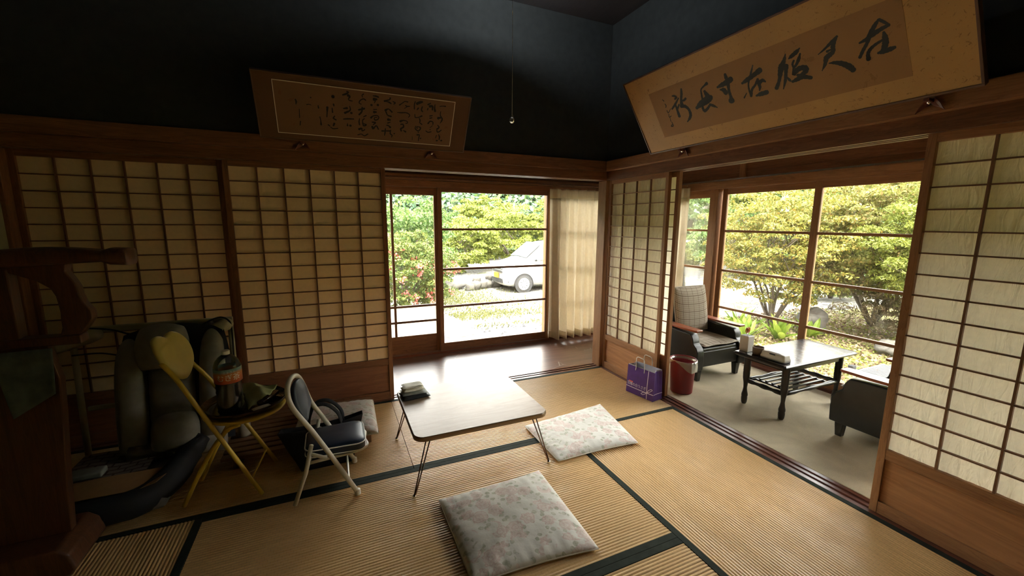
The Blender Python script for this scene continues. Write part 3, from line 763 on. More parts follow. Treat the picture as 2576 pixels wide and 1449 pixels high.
# cloths folded on the table corner
MAT['clothw'] = plain('folded_white_cloth', (.80, .77, .64), .9, var=.1)
MAT['clothk'] = plain('dark_zip_pouch', (.03, .034, .036), .55, var=.3)
MAT['clothg'] = plain('grey_cloth', (.30, .31, .28), .8, var=.2)
def foldcloth(label, x0, x1, y0, y1, z, h, mat, layers, seed, rz=0, name='folded_cloth', cat='cloth'):
    cx, cy = (x0+x1)/2, (y0+y1)/2
    t = thing(name, label, cat, (cx, cy, z), rz)
    hx, hy = (x1-x0)/2, (y1-y0)/2
    for i in range(layers):
        za = h*i/layers; zb = h*(i+1)/layers-.0008
        k = 1-.05*i
        def fn(u, v, za=za, zb=zb, k=k, i=i):
            xx = (u*2-1)*hx*k; yy = (v*2-1)*hy*k
            e = (1-abs(u*2-1)**6)*(1-abs(v*2-1)**6)
            wv = .0022*math.sin(u*7+seed+i)+.002*math.sin(v*9+seed*2)
            m_ = (za+zb)/2
            return (xx, yy, m_+(zb-m_)*e**.5+max(0, wv)*(h/.03)), (xx, yy, m_-(m_-za)*e**.5+max(0, wv)*(h/.03)*(1 if i else 0))
        MB().slab(14, 14, fn).build('fold', mat, t, local=True, smooth=True)
    return t
foldcloth('black pouch lying flat under the folded cloths on the table corner', -1.935, -1.775, -.79, -.665, ZT+.001, .018, 'clothk', 1, 2.2, .10, 'pouch', 'pouch')
foldcloth('flat grey cloth between the black pouch and the white folded cloth', -1.93, -1.785, -.765, -.665, ZT+.0205, .008, 'clothg', 1, 5.2, .05)
foldcloth('thick folded cream cloth on top of the pile at the table corner', -1.925, -1.80, -.745, -.66, ZT+.0305, .036, 'clothw', 2, 1.2, .08)

# ================================================================ YELLOW FOLDING CHAIR
MAT['yellow'] = plain('yellow_paint', (.62, .42, .035), .35, var=.05)
MAT['yellowpad'] = plain('yellow_vinyl', (.66, .52, .14), .35, var=.04)
t = thing('folding_chair', 'yellow tubular folding chair with heart shaped backrest holding a tray', 'chair', (-2.78, -.74, 0))
def seat_chair_tube(pts, r_=.0105, m_='yellow', nm='leg', sm=6, foot=True):
    o = MB().tube(pts, r_, 10, smooth_n=sm).build(nm, m_, t, smooth=True); return o
for y0_, yb in ((-.885, -.868), (-.600, -.632)):
    s = 1 if y0_ < -.7 else -1
    xo = 0 if s == 1 else .034
    seat_chair_tube([(-2.641+xo, y0_, .010), (-2.779+xo*.6, y0_+.004*s, .318), (-2.872+xo*.2, y0_+.006*s, .530), (-2.925, yb, .640), (-2.975, yb+s*.01, .720)])
    seat_chair_tube([(-2.966+xo*.6, y0_+.04*s, .010), (-2.872+xo*.5, y0_+.036*s, .20), (-2.775+xo*.3, y0_+.036*s, .345), (-2.71, y0_+.036*s, .375)])
MB().tube([(-2.680, -.885, .098), (-2.650, -.600, .098)], .005, 8).build('stretcher', 'yellow', t)
MB().tube([(-2.760, -.850, .352), (-2.745, -.636, .352)], .008, 8).build('stretcher', 'yellow', t)
MB().tube([(-2.925, -.845, .10), (-2.910, -.636, .10)], .006, 8).build('stretcher', 'yellow', t)
# heart-shaped backrest, tilted back and turned a little
b = MB()
HH = [(-.010, .084), (-.045, .099), (-.083, .098), (-.111, .082), (-.126, .040), (-.124, -.015), (-.100, -.066), (-.062, -.105), (-.020, -.130), (.012, -.131)]
HP = spline([Vector((x, y, 0)) for x, y in HH+[(.058, -.106), (.094, -.070), (.113, -.020), (.112, .030), (.092, .068), (.066, .091), (.036, .096)]], 4, True)
bc = Vector((-2.955, -.742, .735)); ty_ = Vector((.2, 1, 0)).normalized(); tz_ = Vector((-.35, 0, 1)); tz_ = (tz_-ty_*tz_.dot(ty_)).normalized(); tn_ = ty_.cross(tz_)
b.loft([[bc+ty_*p.x*k+tz_*p.y*k+tn_*(d+.9*(p.x*k)**2) for p in HP] for k, d in ((.05, .006), (.6, .007), (.85, .005), (.96, 0), (1, -.008), (.99, -.018), (.9, -.024))])
b.build('backrest', 'yellowpad', t, smooth='auto')
b = MB().lathe([(0, 0), (.140, 0), (.170, .004), (.178, .012), (.172, .022), (.140, .026), (0, .026)], (-2.70, -.745, .3985), 40)
b.build('seat', 'yellow', t, smooth='auto')
ZS = .425
# tray
MAT['lacquer'] = plain('dark_lacquer', (.028, .013, .009), .12, spec=.6)
t = thing('round_tray', 'round dark lacquer tray on the seat of the yellow chair', 'tray', (-2.70, -.735, ZS))
MB().lathe([(0, 0), (.150, 0), (.176, .010), (.184, .026), (.181, .030), (.172, .014), (.148, .005), (0, .004)], (-2.70, -.735, ZS), 48).build('dish', 'lacquer', t, smooth='auto')
# tea bottle
MAT['pet'] = glass('clear_plastic_wall', (.93, .94, .93), haze=.05)
MAT['tea'] = plain('barley_tea', (.014, .005, .002), .08, spec=.6)
MAT['cap'] = plain('white_cap', (.8, .8, .78), .4)
BX, BY, BZ = -2.745, -.812, ZS+.006
t = thing('tea_bottle', 'large plastic bottle of dark barley tea with white cap standing on the tray', 'bottle', (BX, BY, BZ))
KR, KZ = 1.10, .92
def bk(pr): return [(a*KR, z*KZ) for a, z in pr]
prof = []
for i in range(13):
    z = .002+.013*i; prof.append((.050 if i % 2 else .0475, z))
prof = [(0, 0), (.036, 0), (.046, .006)]+prof[1:]+[(.0515, .172), (.0515, .245), (.050, .256), (.043, .280), (.030, .300), (.016, .313), (.0135, .318), (.0135, .322)]
MB().lathe(bk(prof), (BX, BY, BZ), 36, cap=False).build('bottle_wall', 'pet', t, smooth=True)
MB().lathe(bk([(0, .003), (.034, .003), (.044, .008)]+[(r_-.002, z) for r_, z in prof[3:16]]+[(.049, .172), (.049, .214), (0, .214)]), (BX, BY, BZ), 36).build('tea', 'tea', t, smooth='auto')
MB().lathe(bk([(.0150, .314), (.0155, .316), (.0155, .333), (.0145, .3345), (0, .3345)]), (BX, BY, BZ), 24, cap=False).build('cap', 'cap', t, smooth='auto')
tl = NT('tea_label'); co = tl.coords((1, 1, 1)); s3 = tl.new('SeparateXYZ'); tl.link(co, s3.inputs[0])
c = tl.ramp(tl.math('ADD', s3.outputs['Z'], tl.math('MULTIPLY', tl.noise(co, 30, 3), .02)), (.152, (.35, .03, .02)), (.182, (.55, .11, .02)), (.216, (.62, .22, .03)), (.226, (.20, .33, .33)))
tl.col(c); MAT['label'] = tl.set(Roughness=.3)
lb = MB().lathe(bk([(.0521, .172), (.0521, .248)]), (BX, BY, BZ), 40, cap=False).build('label', 'label', t, smooth=True)

def text_mesh(body, size, mat, name, parent, place, ext=0.0, align='CENTER', bold=0):
    """place: function mapping flat (x,y) text coordinates to world"""
    c_ = bpy.data.curves.new('txt', 'FONT'); c_.body = body; c_.size = size; c_.align_x = align; c_.align_y = 'CENTER'; c_.resolution_u = 3; c_.offset = bold
    o = bpy.data.objects.new('txt', c_); C.objects.link(o); bpy.context.view_layer.update()
    me = o.evaluated_get(bpy.context.evaluated_depsgraph_get()).to_mesh()
    vs = [place(v_.co.x, v_.co.y) for v_ in me.vertices]; fs = [tuple(p.vertices) for p in me.polygons]
    o.evaluated_get(bpy.context.evaluated_depsgraph_get()).to_mesh_clear()
    C.objects.unlink(o); bpy.data.objects.remove(o); bpy.data.curves.remove(c_)
    mb = MB(); mb.add(vs, fs); return mb.build(name, mat, parent)
MAT['textw'] = plain('white_lettering', (.8, .76, .66), .4)
def wrapb(z0, a0, R_=.0527*KR):
    return lambda x, y: (BX+R_*math.cos(a0+x/R_), BY+R_*math.sin(a0+x/R_), BZ+z0+y)
text_mesh('むぎ茶', .034, 'textw', 'lettering', lb, wrapb(.186, -1.34), bold=.0002)
text_mesh('ミネラル', .013, 'textw', 'lettering', lb, wrapb(.213, -1.26))
# green cloth over dark case on the tray
MAT['greencloth'] = plain('pale_green_cloth', (.42, .44, .20), .85, var=.12)
t = thing('green_cloth', 'pale green cloth draped in a point over things on the tray', 'cloth', (-2.66, -.68, ZS))
def gc(u, v, o):
    # corners found on the tray: a four sided cloth rising towards the back
    P0 = Vector((-2.672, -.840, ZS+.012)); P1 = Vector((-2.605, -.765, ZS+.040)); P2 = Vector((-2.560, -.690, ZS+.056)); P3 = Vector((-2.740, -.585, ZS+.062))
    p = P0*(1-u)*(1-v)+P1*u*(1-v)+P2*u*v+P3*(1-u)*v
    p.z += .022*math.sin(PI*u)*math.sin(PI*v)+.006*math.sin(u*9+v*5)+.004*math.sin(v*14)
    return p+Vector((0, 0, o))
MB().slab(24, 24, lambda u, v: (gc(u, v, .0012), gc(u, v, -.0012))).build('cloth', 'greencloth', t, smooth=True)
t = thing('spectacle_case', 'dark spectacle case under the green cloth on the tray', 'case', (-2.60, -.73, ZS+.005))
MB().loft([[(-2.60+dx+.018*math.cos(a)*k, -.73+dy*.9, ZS+.022+.015*math.sin(a)*k) for a in [2*PI*i/12 for i in range(12)]] for dx, dy, k in ((-.03, -.085, .5), (-.026, -.075, 1), (.026, .055, 1), (.03, .065, .5))]).build('shell', 'lacquer', t, smooth=True)
tag(foldcloth('crumpled white tissue on the front of the tray beside the bottle', -2.655, -2.575, -.862, -.822, ZS+.010, .010, 'clothw', 1, 3.3, .5, 'tissue', 'tissue'))

# ================================================================ SMALL BLUE FOLDING CHAIR
MAT['navy'] = plain('navy_vinyl', (.010, .018, .036), .42, var=.1, spec=.4)
MAT['whitepipe'] = plain('cream_painted_pipe', (.62, .58, .47), .35, var=.08)
MAT['piping'] = plain('white_piping', (.8, .78, .72), .5)
t = thing('child_folding_chair', 'small folding chair with navy vinyl seat and cream pipe frame', 'chair', (-2.34, -.91, 0))
fr_ = [(-2.208, -1.062, .012), (-2.313, -1.060, .226), (-2.388, -1.058, .372), (-2.462, -1.050, .50), (-2.480, -1.022, .575), (-2.470, -.960, .608), (-2.450, -.880, .592), (-2.432, -.806, .520), (-2.402, -.772, .400), (-2.339, -.766, .277), (-2.206, -.762, .012)]
MB().tube(fr_, .0115, 12, smooth_n=6).build('frame_loop', 'whitepipe', t, smooth=True)
for y_, x0_, x1_ in ((-1.046, -2.486, -2.398), (-.778, -2.455, -2.372)):
    lg = MB().tube([(x0_, y_, .012), (x0_+.056, y_, .165), (x1_, y_, .300)], .010, 10).build('leg', 'whitepipe', t, smooth=True)
    MB().lathe([(0, 0), (.0135, 0), (.014, .004), (.0125, .026), (0, .028)], (x0_, y_, .0015), 12).build('rubber_foot', 'capg', lg, smooth='auto') if 'capg' in MAT else None
    MB().tube([(x1_-.018, y_, .262), (x1_+.06, y_+(.008 if y_ < -.9 else -.008), .215)], .009, 8).build('link', 'whitepipe', t, smooth=True)
for y_ in (-1.062, -.762):
    MB().lathe([(0, 0), (.0145, 0), (.015, .004), (.0135, .026), (0, .028)], (-2.208, y_, .0015), 12).build('rubber_foot', 'piping', t, smooth='auto')
MB().tube([(-2.245, -1.050, .075), (-2.245, -.772, .075)], .006, 8).build('stretcher', 'whitepipe', t)
MB().tube([(-2.46, -1.040, .085), (-2.435, -.782, .085)], .006, 8).build('stretcher', 'whitepipe', t)
# seat support rails
MB().tube([(-2.42, -1.020, .196), (-2.17, -1.000, .205), (-2.155, -.90, .207), (-2.17, -.80, .206), (-2.40, -.785, .196)], .008, 8, smooth_n=5).build('seat_rail', 'whitepipe', t, smooth=True)
SP_ = rrect(-2.432, -2.155, -1.032, -.778, .045, 5)
def taper(p, dz=0): # seat a little narrower at the back
    k = (p[0]+2.432)/.277; y = -.905+(p[1]+.905)*(.86+.14*k); return (p[0], y)
b = MB()
ringz = [(.018, .208), (.004, .211), (0, .219), (0, .247), (.003, .257), (.016, .266), (.05, .271), (.10, .273)]
b.loft([[(*taper((p[0]+( -2.293-p[0])*i_/.139*1.0, p[1]+(-.905-p[1])*i_/.127)), z) for p in SP_] for i_, z in ringz])
b.build('seat', 'navy', t, smooth='auto')
for z_ in (.252, .218):
    MB().tube([(*taper(p), z_) for p in SP_], .0035, 6, closed=True).build('piping', 'piping', t, smooth=True)
# back pad filling the arch
b = MB(); L = [(-2.418, -1.030, .405), (-2.452, -1.028, .480), (-2.466, -1.004, .560), (-2.460, -.956, .590), (-2.444, -.885, .575), (-2.428, -.826, .505), (-2.412, -.800, .410)]
cen = Vector((-2.434, -.915, .47)); nrm_ = Vector((1, 0, .45)).normalized()
LP = spline([Vector(p) for p in L], 4)
b.loft([[tuple(cen+(p-cen)*k+nrm_*d) for p in LP] for k, d in ((.9, -.012), (1, -.002), (.985, .010), (.9, .018), (.5, .026), (.1, .028))])
b.build('backrest', 'navy', t, smooth='auto')

# ================================================================ SLATTED PLATFORM, CUSHION, TOTE
MAT['slat'] = wood('pallet_slats', (.14, .07, .03), (.26, .14, .065), 'x', .55)
t = thing('slatted_platform', 'low wooden slatted platform on the tatami in front of the closed shoji', 'platform', (-2.46, -.38, 0))
for i in range(9):
    y = -.585+.062*i
    MB().box(-2.87, -2.055, y, y+.044, .056, .074).build('slat', 'slat', t, bevel=.002)
for x in (-2.80, -2.46, -2.12):
    MB().box(x-.02, x+.02, -.578, -.05, .0015, .056).build('bearer', 'slat', t, bevel=.002)
MAT['floral2'] = MAT['floral']
cushion('rose print cushion folded on the slatted platform behind the small blue chair', (-2.545, -.650), (-2.065, -.650), (-2.050, -.150), (-2.50, -.150), .0745, .055, 2.2, group='rose print floor cushions')
t = thing('tote_bag', 'black fabric tote bag with looped handles standing behind the small blue chair', 'bag', (-2.36, -.72, 0))
b0 = [(-2.475, -.745, .002), (-2.215, -.745, .002), (-2.215, -.672, .002), (-2.475, -.672, .002)]
t0 = [(-2.575, -.735, .235), (-2.150, -.720, .262), (-2.150, -.672, .262), (-2.560, -.680, .235)]
def tote(u, v):
    P = [Vector(b0[i]).lerp(Vector(t0[i]), v) for i in range(4)]
    return P
rg = []
for j in range(9):
    v = j/8; P = tote(0, v); ring = []
    for i in range(4):
        a, c_ = P[i], P[(i+1) % 4]
        for k in range(6):
            q = a.lerp(c_, k/6); q.z += -.02*math.sin(PI*k/6)*v if i in (0, 2) else 0
            q.y += .006*math.sin(k*2.1+j)*math.sin(PI*v); ring.append(tuple(q))
    rg.append(ring)
b = MB().loft(rg, caps=False); b.f.append(tuple(range(24))[::-1]); b.build('body', 'black', t, smooth=True, solid=.003)
for y_, dx in ((-.728, 0), (-.678, .012)):
    MB().tube([(-2.44+dx, y_, .20), (-2.435+dx, y_+.002, .27), (-2.40+dx, y_+.01, .345), (-2.335+dx, y_+.01, .352), (-2.275+dx, y_+.006, .29), (-2.26+dx, y_, .21)], .011, 8, smooth_n=5, flat=.3).build('handle', 'black', t, smooth=True)
MAT['paleroll'] = plain('pale_wrapped_roll', (.36, .31, .22), .7, var=.15)
t = thing('paper_roll', 'pale wrapped roll standing on the slatted platform behind the yellow chair', 'roll', (-2.80, -.33, .0745))
MB().lathe([(0, 0), (.032, 0), (.036, .01), (.037, .10), (.034, .13), (.02, .145), (0, .147)], (-2.80, -.33, .0745), 16).build('wrapping', 'paleroll', t, smooth='auto')

# ================================================================ PURPLE PAPER BAG
MAT['purple'] = plain('purple_paper', (.085, .028, .20), .45, var=.12)
MAT['inside'] = plain('bag_lining', (.55, .54, .60), .6)
MAT['ribbon'] = plain('pale_ribbon_print', (.78, .70, .80), .5)
MAT['redtag'] = plain('red_tag_print', (.75, .12, .12), .5)
A_ = Vector((-.136, -.560, .0015)); B_ = Vector((-.090, -.812, .0015)); w_ = (B_-A_).length; e1 = (B_-A_).normalized(); e2 = Vector((-e1.y, e1.x, 0))
if e2.x < 0: e2 = -e2
t = thing('paper_bag', 'purple paper carrier bag with white twisted handles at the sunroom sill', 'bag', tuple((A_+B_)/2+e2*.05))
BD, BH = .112, .225
def bp_(a, d, z): # a along front, d depth, z height
    k = z/BH; d2 = d*(1-.22*k)+.012*k; puff = .006*math.sin(PI*a/w_)*math.sin(PI*min(1, k))
    return A_+e1*a+e2*(d2-(puff if d < .01 else -puff if d > BD-.01 else 0))+Vector((0, 0, z))
rg = []
for j in range(13):
    z = BH*j/12; ring = []
    for i in range(8): ring.append(bp_(w_*i/8, 0, z))
    for i in range(4):
        q = bp_(w_, BD*i/4, z); q -= e1*.020*(z/BH)*math.sin(PI*i/4); ring.append(q)
    for i in range(8): ring.append(bp_(w_*(1-i/8), BD, z))
    for i in range(4):
        q = bp_(0, BD*(1-i/4), z); q += e1*.020*(z/BH)*math.sin(PI*i/4); ring.append(q)
    rg.append(ring)
b = MB().loft(rg, caps=False); b.f.append(tuple(range(24))[::-1]); b.build('body', 'purple', t, solid=.0012)
rg2 = [[tuple(Vector(p)+(Vector(rg[-1][0]).lerp(Vector(rg[-1][12]), .5)-Vector(p))*.03+Vector((0, 0, dz))) for p in rg[-1]] for dz in (-.08, .0, .006)]
rg2[-1] = [(p[0], p[1], p[2]+(.006 if 8 <= i < 20 else 0)) for i, p in enumerate(rg2[-1])]
MB().loft(rg2, caps=False).build('lining', 'inside', t)
for d, oo in ((0.004, -.0022), (BD-.004, .002)):
    p0 = bp_(w_*.30, d, BH-.03)+e2*oo; p1 = bp_(w_*.62, d, BH-.03)+e2*oo
    pm = (p0+p1)/2
    MB().tube([p0, p0+Vector((0, 0, .04))+e1*.004, pm+Vector((0, 0, .105))-e1*.035, pm+Vector((0, 0, .112)), pm+Vector((0, 0, .10))+e1*.035, p1+Vector((0, 0, .04)), p1], .0028, 8, smooth_n=6).build('handle', 'piping', t, smooth=True)
def on_front(x, y, off=-.0028):
    p = bp_(x, 0, y); return p+e2*off
rbm = MB()
def strip(pts, w, off=-.0026):
    for i in range(len(pts)-1):
        (a, z), (a2, z2) = pts[i], pts[i+1]; dx, dz = a2-a, z2-z; L_ = math.hypot(dx, dz); nx, nz = -dz/L_*w/2, dx/L_*w/2
        rbm.add([on_front(a+nx, z+nz, off), on_front(a-nx, z-nz, off), on_front(a2-nx, z2-nz, off), on_front(a2+nx, z2+nz, off)], [(0, 1, 2, 3)])
strip([(w_*i/8, .052) for i in range(9)], .0055); strip([(w_*.78, BH*i/12) for i in range(13)], .0055)
strip([(w_*.78, .052), (w_*.90, .072), (w_*.97, .088), (w_*.93, .094), (w_*.84, .078), (w_*.78, .052)], .004, -.0034)
strip([(w_*.78, .052), (w_*.66, .048), (w_*.58, .030), (w_*.64, .026), (w_*.72, .038), (w_*.78, .052)], .004, -.0034)
rbm.build('ribbon_print', 'ribbon', t)
rb = MB()
for i in range(4):
    a = bp_(w_, BD*i/4, .052)+e1*.0026-e1*.0046*math.sin(PI*i/4); a2 = bp_(w_, BD*(i+1)/4, .052)+e1*.0026-e1*.0046*math.sin(PI*(i+1)/4)
    rb.add([a-Vector((0, 0, .0027)), a+Vector((0, 0, .0027)), a2+Vector((0, 0, .0027)), a2-Vector((0, 0, .0027))], [(0, 1, 2, 3)])
rb.build('ribbon_print', 'ribbon', t)
text_mesh('因幡の白うさぎ', .026, 'ribbon', 'lettering', t, lambda x, y: on_front(w_*.40+x, .078+y*1.2, -.0036))
b = MB(); b.add([on_front(w_*.10, .092, -.0036), on_front(w_*.26, .092, -.0036), on_front(w_*.26, .103, -.0036), on_front(w_*.10, .103, -.0036)], [(0, 1, 2, 3)]); b.build('red_tag', 'redtag', t)

# ================================================================ WASTE BIN
MAT['binred'] = plain('dark_red_plastic', (.22, .022, .03), .35, var=.05)
t = thing('waste_bin', 'dark red plastic waste bin lined with a clear bag on the carpet', 'bin', (.278, -.735, 0))
cB = (.278, -.735, .001)
MB().lathe([(0, 0), (.080, 0), (.084, .004), (.098, .262), (.103, .268), (.102, .272), (.095, .270), (.081, .010), (0, .008)], cB, 40).build('bucket', 'binred', t, smooth='auto')
MAT['film'] = glass('clear_bag_film', (.9, .88, .86), haze=.34)
b = MB(); rr_ = []
for j in range(9):
    ring = []
    for k in range(48):
        a = 2*PI*k/48; q = j/8
        drop = .085+.055*math.sin(a*1+1.6)+.02*math.sin(a*3+1)
        if q < .3: R_ = .0935; z = .20+.078*(q/.3)
        else: R_ = .106+.006*math.sin(a*7+j)*(q-.3)+.003*math.sin(a*17); z = .279-drop*(q-.3)/.7
        ring.append((cB[0]+R_*math.cos(a), cB[1]+R_*math.sin(a), z))
    rr_.append(ring)
b.loft(rr_, caps=False).build('bin_liner', 'film', t, smooth=True)

# ================================================================ BLACK COFFEE TABLE
MAT['ebony'] = plain('black_stained_wood', (.018, .014, .012), .3, var=.2, spec=.5)
MAT['ebtop'] = NT('black_polished_top'); g = MAT['ebtop']; n_ = g.noise(g.coords((30, 3, 3)), 3, 5, .7)
g.col(g.ramp(n_, (.3, (.02, .017, .018)), (.7, (.05, .045, .048)))); r_n = g.ramp(n_, (.3, (.16, .16, .16)), (.7, (.34, .34, .34))); g.link(r_n, g.b.inputs['Roughness'])
MAT['ebtop'] = g.set(Specular_IOR_Level=.7, Coat_Weight=.4, Coat_Roughness=.2)
TX0, TX1, TY0, TY1, TZ = .415, 1.245, -1.445, -1.055, .420
t = thing('coffee_table', 'black wooden coffee table with turned legs in the sunroom', 'table', ((TX0+TX1)/2, (TY0+TY1)/2, .0))
def rect_ring(x0, x1, y0, y1, z, c_=.012): 
    return [(p[0], p[1], z) for p in ((x1-c_, y1), (x0+c_, y1), (x0, y1-c_), (x0, y0+c_), (x0+c_, y0), (x1-c_, y0), (x1, y0+c_), (x1, y1-c_))]
b = MB().loft([rect_ring(TX0+.020, TX1-.020, TY0+.020, TY1-.020, TZ-.030), rect_ring(TX0+.004, TX1-.004, TY0+.004, TY1-.004, TZ-.020), rect_ring(TX0, TX1, TY0, TY1, TZ-.010), rect_ring(TX0+.012, TX1-.012, TY0+.012, TY1-.012, TZ-.0005)])
b.build('table_edge', 'ebony', t)
MB().box(TX0+.012, TX1-.012, TY0+.012, TY1-.012, TZ-.002, TZ).build('tabletop', 'ebtop', t)
LGX = (.540, 1.150); LGY = (-1.378, -1.095)
legp = [(0, 0), (.014, 0), (.019, .012), (.021, .03), (.0215, .05), (.019, .056), (.0215, .060), (.022, .075), (.016, .10), (.0125, .125), (.015, .16), (.022, .20), (.0235, .235), (.0235, .25), (.021, .253), (.0235, .257), (.0235, .300), (.021, .303), (.0235, .307), (.024, .39), (0, .39)]
for x in LGX:
    for y in LGY:
        MB().lathe(legp, (x, y, .001), 18).build('leg', 'ebony', t, smooth='auto')
for y in LGY: MB().box(LGX[0], LGX[1], y-.009, y+.009, .345, .391).build('apron', 'ebony', t)
for x in LGX: MB().box(x-.009, x+.009, LGY[0], LGY[1], .345, .391).build('apron', 'ebony', t)
def turned(p0, p1):
    P0, P1 = Vector(p0), Vector(p1); pr = [.013, .016, .017, .012, .013, .018, .018, .013, .012, .017, .016, .013]
    return MB().tube([P0.lerp(P1, i/11) for i in range(12)], pr, 12)
for y in LGY: turned((LGX[0], y, .185), (LGX[1], y, .185)).build('stretcher', 'ebony', t, smooth=True)
for x in LGX: turned((x, LGY[0], .185), (x, LGY[1], .185)).build('stretcher', 'ebony', t, smooth=True)
for i in range(5):
    y = LGY[0]+(LGY[1]-LGY[0])*(i+1)/6
    MB().box(LGX[0]+.09, LGX[1]-.09, y-.009, y+.009, .188, .198).build('shelf_slat', 'ebony', t, bevel=.002)
for x in (LGX[0]+.09, LGX[1]-.09): MB().box(x-.010, x+.010, LGY[0], LGY[1], .178, .190).build('shelf_bearer', 'ebony', t)
# items on it
MAT['white'] = plain('white_plastic', (.72, .70, .64), .35, var=.03)
t = thing('utensil_holder', 'square white holder with scissors standing on the coffee table corner', 'holder', (.497, -1.100, TZ))
MB().box(.465, .530, -1.135, -1.068, TZ+.0005, TZ+.118).build('box', 'white', t, bevel=.004)
MB().box(.470, .525, -1.130, -1.073, TZ+.110, TZ+.1182).build('rim', 'clothk', t)  # dark plate standing for the shaded inside of the solid box
MAT['orange'] = plain('orange_plastic', (.62, .13, .03), .35)
t = thing('scissors', 'orange handled scissors standing in the white holder', 'scissors', (.492, -1.105, TZ+.1185))
for s in (-1, 1):
    MB().tube([(.492+s*.013+.012*math.cos(a), -1.105+s*.004, TZ+.158+.018*math.sin(a)) for a in [2*PI*i/14 for i in range(14)]], .0042, 8, closed=True).build('handle', 'orange', t, smooth=True)
    MB().hexa([(.492+s*.004-.003, -1.105+s*.003-.001, TZ+.1187), (.492+s*.004+.003, -1.105+s*.003-.001, TZ+.1187), (.492+s*.004+.003, -1.105+s*.003+.001, TZ+.1187), (.492+s*.004-.003, -1.105+s*.003+.001, TZ+.1187)], [(.492+s*.008-.005, -1.105+s*.003-.001, TZ+.145), (.492+s*.008+.005, -1.105+s*.003-.001, TZ+.145), (.492+s*.008+.005, -1.105+s*.003+.001, TZ+.145), (.492+s*.008-.005, -1.105+s*.003+.001, TZ+.145)]).build('blade', 'steel', t)
MAT['cup'] = plain('brown_glazed_cup', (.20, .14, .09), .35)
t = thing('tea_cup', 'brown cylindrical cup between the white holder and the wipes case', 'cup', (.500, -1.192, TZ))
MB().lathe([(0, .0005), (.032, .0005), (.036, .006), (.037, .055), (.0345, .056), (.033, .010), (0, .008)], (.500, -1.192, TZ), 28).build('body', 'cup', t, smooth='auto')
t = thing('wipes_case', 'long white lidded wipes case on the front edge of the coffee table', 'case', (.500, -1.318, TZ), math.radians(-90+1))
b = MB().loft([[(p[0], p[1], z) for p in rrect(-.085+i_, .085-i_, -.042+i_, .042-i_, .014, 4)] for i_, z in ((0, .0008), (0, .020), (.003, .024), (.006, .044), (.012, .052), (.03, .054))])
b.build('case', 'white', t, smooth='auto', local=True)
MB().box(-.02, .02, -.0405, -.030, .040, .0465).build('catch', 'black', t, local=True, bevel=.002)
MB().box(-.045, .045, -.018, .024, .0535, .0555).build('lid', 'piping', t, local=True, bevel=.001)

# ================================================================ ARMCHAIRS
MAT['leather2'] = plain('black_vinyl', (.014, .017, .017), .3, var=.2, spec=.55)
MAT['redwood'] = wood('red_armrest_wood', (.24, .055, .02), (.36, .10, .04), 'y', .3, 1, .5, .05, .3)
tp = NT('plaid_cloth'); co = tp.coords((1, 1, 1)); s3 = tp.new('SeparateXYZ'); tp.link(co, s3.inputs[0])
def stripes(o, per, w): return tp.math('LESS_THAN', tp.math('FRACT', tp.math('DIVIDE', tp.math('ADD', o, 5.0), per)), w)
zz = tp.math('ADD', s3.outputs['Z'], tp.math('MULTIPLY', s3.outputs['Y'], .9))
ka = tp.math('ADD', stripes(s3.outputs['X'], .016, .24), stripes(zz, .016, .24))
kb = tp.math('ADD', stripes(s3.outputs['X'], .064, .08), stripes(zz, .064, .08))
c = tp.mix(tp.math('MULTIPLY', tp.math('MINIMUM', ka, 1.6), .5), (.56, .50, .40), (.21, .145, .10))
c = tp.mix(tp.math('MULTIPLY', tp.math('MINIMUM', kb, 1.0), .6), c, (.10, .05, .03))
tp.col(c); tp.bump(tp.noise(co, 300, 2), .3, .002); MAT['plaid'] = tp.set(Roughness=.9, Specular_IOR_Level=.1)
def armchair(label, loc, rz):
    t = thing('armchair', label, 'armchair', loc, rz, 'black sunroom armchairs')
    # local: front towards -y, centre at origin; width .60, depth .58
    for s in (-1, 1):
        xo, xi = s*.300, s*.215
        side = [(-.285, .105), (-.290, .200), (-.287, .262), (-.270, .300), (-.235, .330), (-.225, .375), (-.200, .412), (.235, .430), (.285, .430), (.300, .110)]
        b = MB().prism(side, 'x', min(xo, xi), max(xo, xi))
        b.build('side_panel', 'leather2', t, local=True, bevel=.010, seg=3, smooth=True)
        MB().loft([[(s*.258+(.048 if k in (0, 3) else -.048)*w_2, y, z_+(.0 if k < 2 else .018)) for k in range(4)] for y, z_, w_2 in ((-.262, .436, .7), (-.245, .436, .9), (-.10, .434, 1), (.10, .436, .92), (.27, .440, .8))]).build('armrest', 'redwood', t, local=True, bevel=.005, smooth=True)
    MB().box(-.214, .214, -.268, -.235, .125, .262).build('front_panel', 'leather2', t, local=True, bevel=.008, seg=3, smooth=True)
    MB().box(-.214, .214, -.262, .20, .235, .292).build('seat', 'leather2', t, local=True, bevel=.018, seg=4, smooth=True)
    b = MB().loft([[(-.214+.428*k, y, z_) for k, y, z_ in ((0, yf, z_), (1, yf, z_), (1, yb_, z_), (0, yb_, z_))] for yf, yb_, z_ in ((.165, .27, .12), (.175, .285, .30), (.205, .315, .50), (.225, .315, .60))])
    b.build('backrest', 'leather2', t, local=True, bevel=.015, seg=3, smooth=True)
    for x in (-.235, .235):
        for y in (-.245, .235):
            MB().hexa([(x-.018, y-.018, .002), (x+.018, y-.018, .002), (x+.018, y+.018, .002), (x-.018, y+.018, .002)], [(x-.026, y-.026, .11), (x+.026, y-.026, .11), (x+.026, y+.026, .11), (x-.026, y+.026, .11)]).build('leg', 'leather2', t, local=True, bevel=.004)
    return t
AC1 = (.800, -.385, 0); AC2 = (.905, -1.915, 0)
armchair('black vinyl armchair with red wood armrests on the far side of the coffee table', AC1, 0)
armchair('black vinyl armchair seen from its side half hidden by the right shoji', AC2, PI)
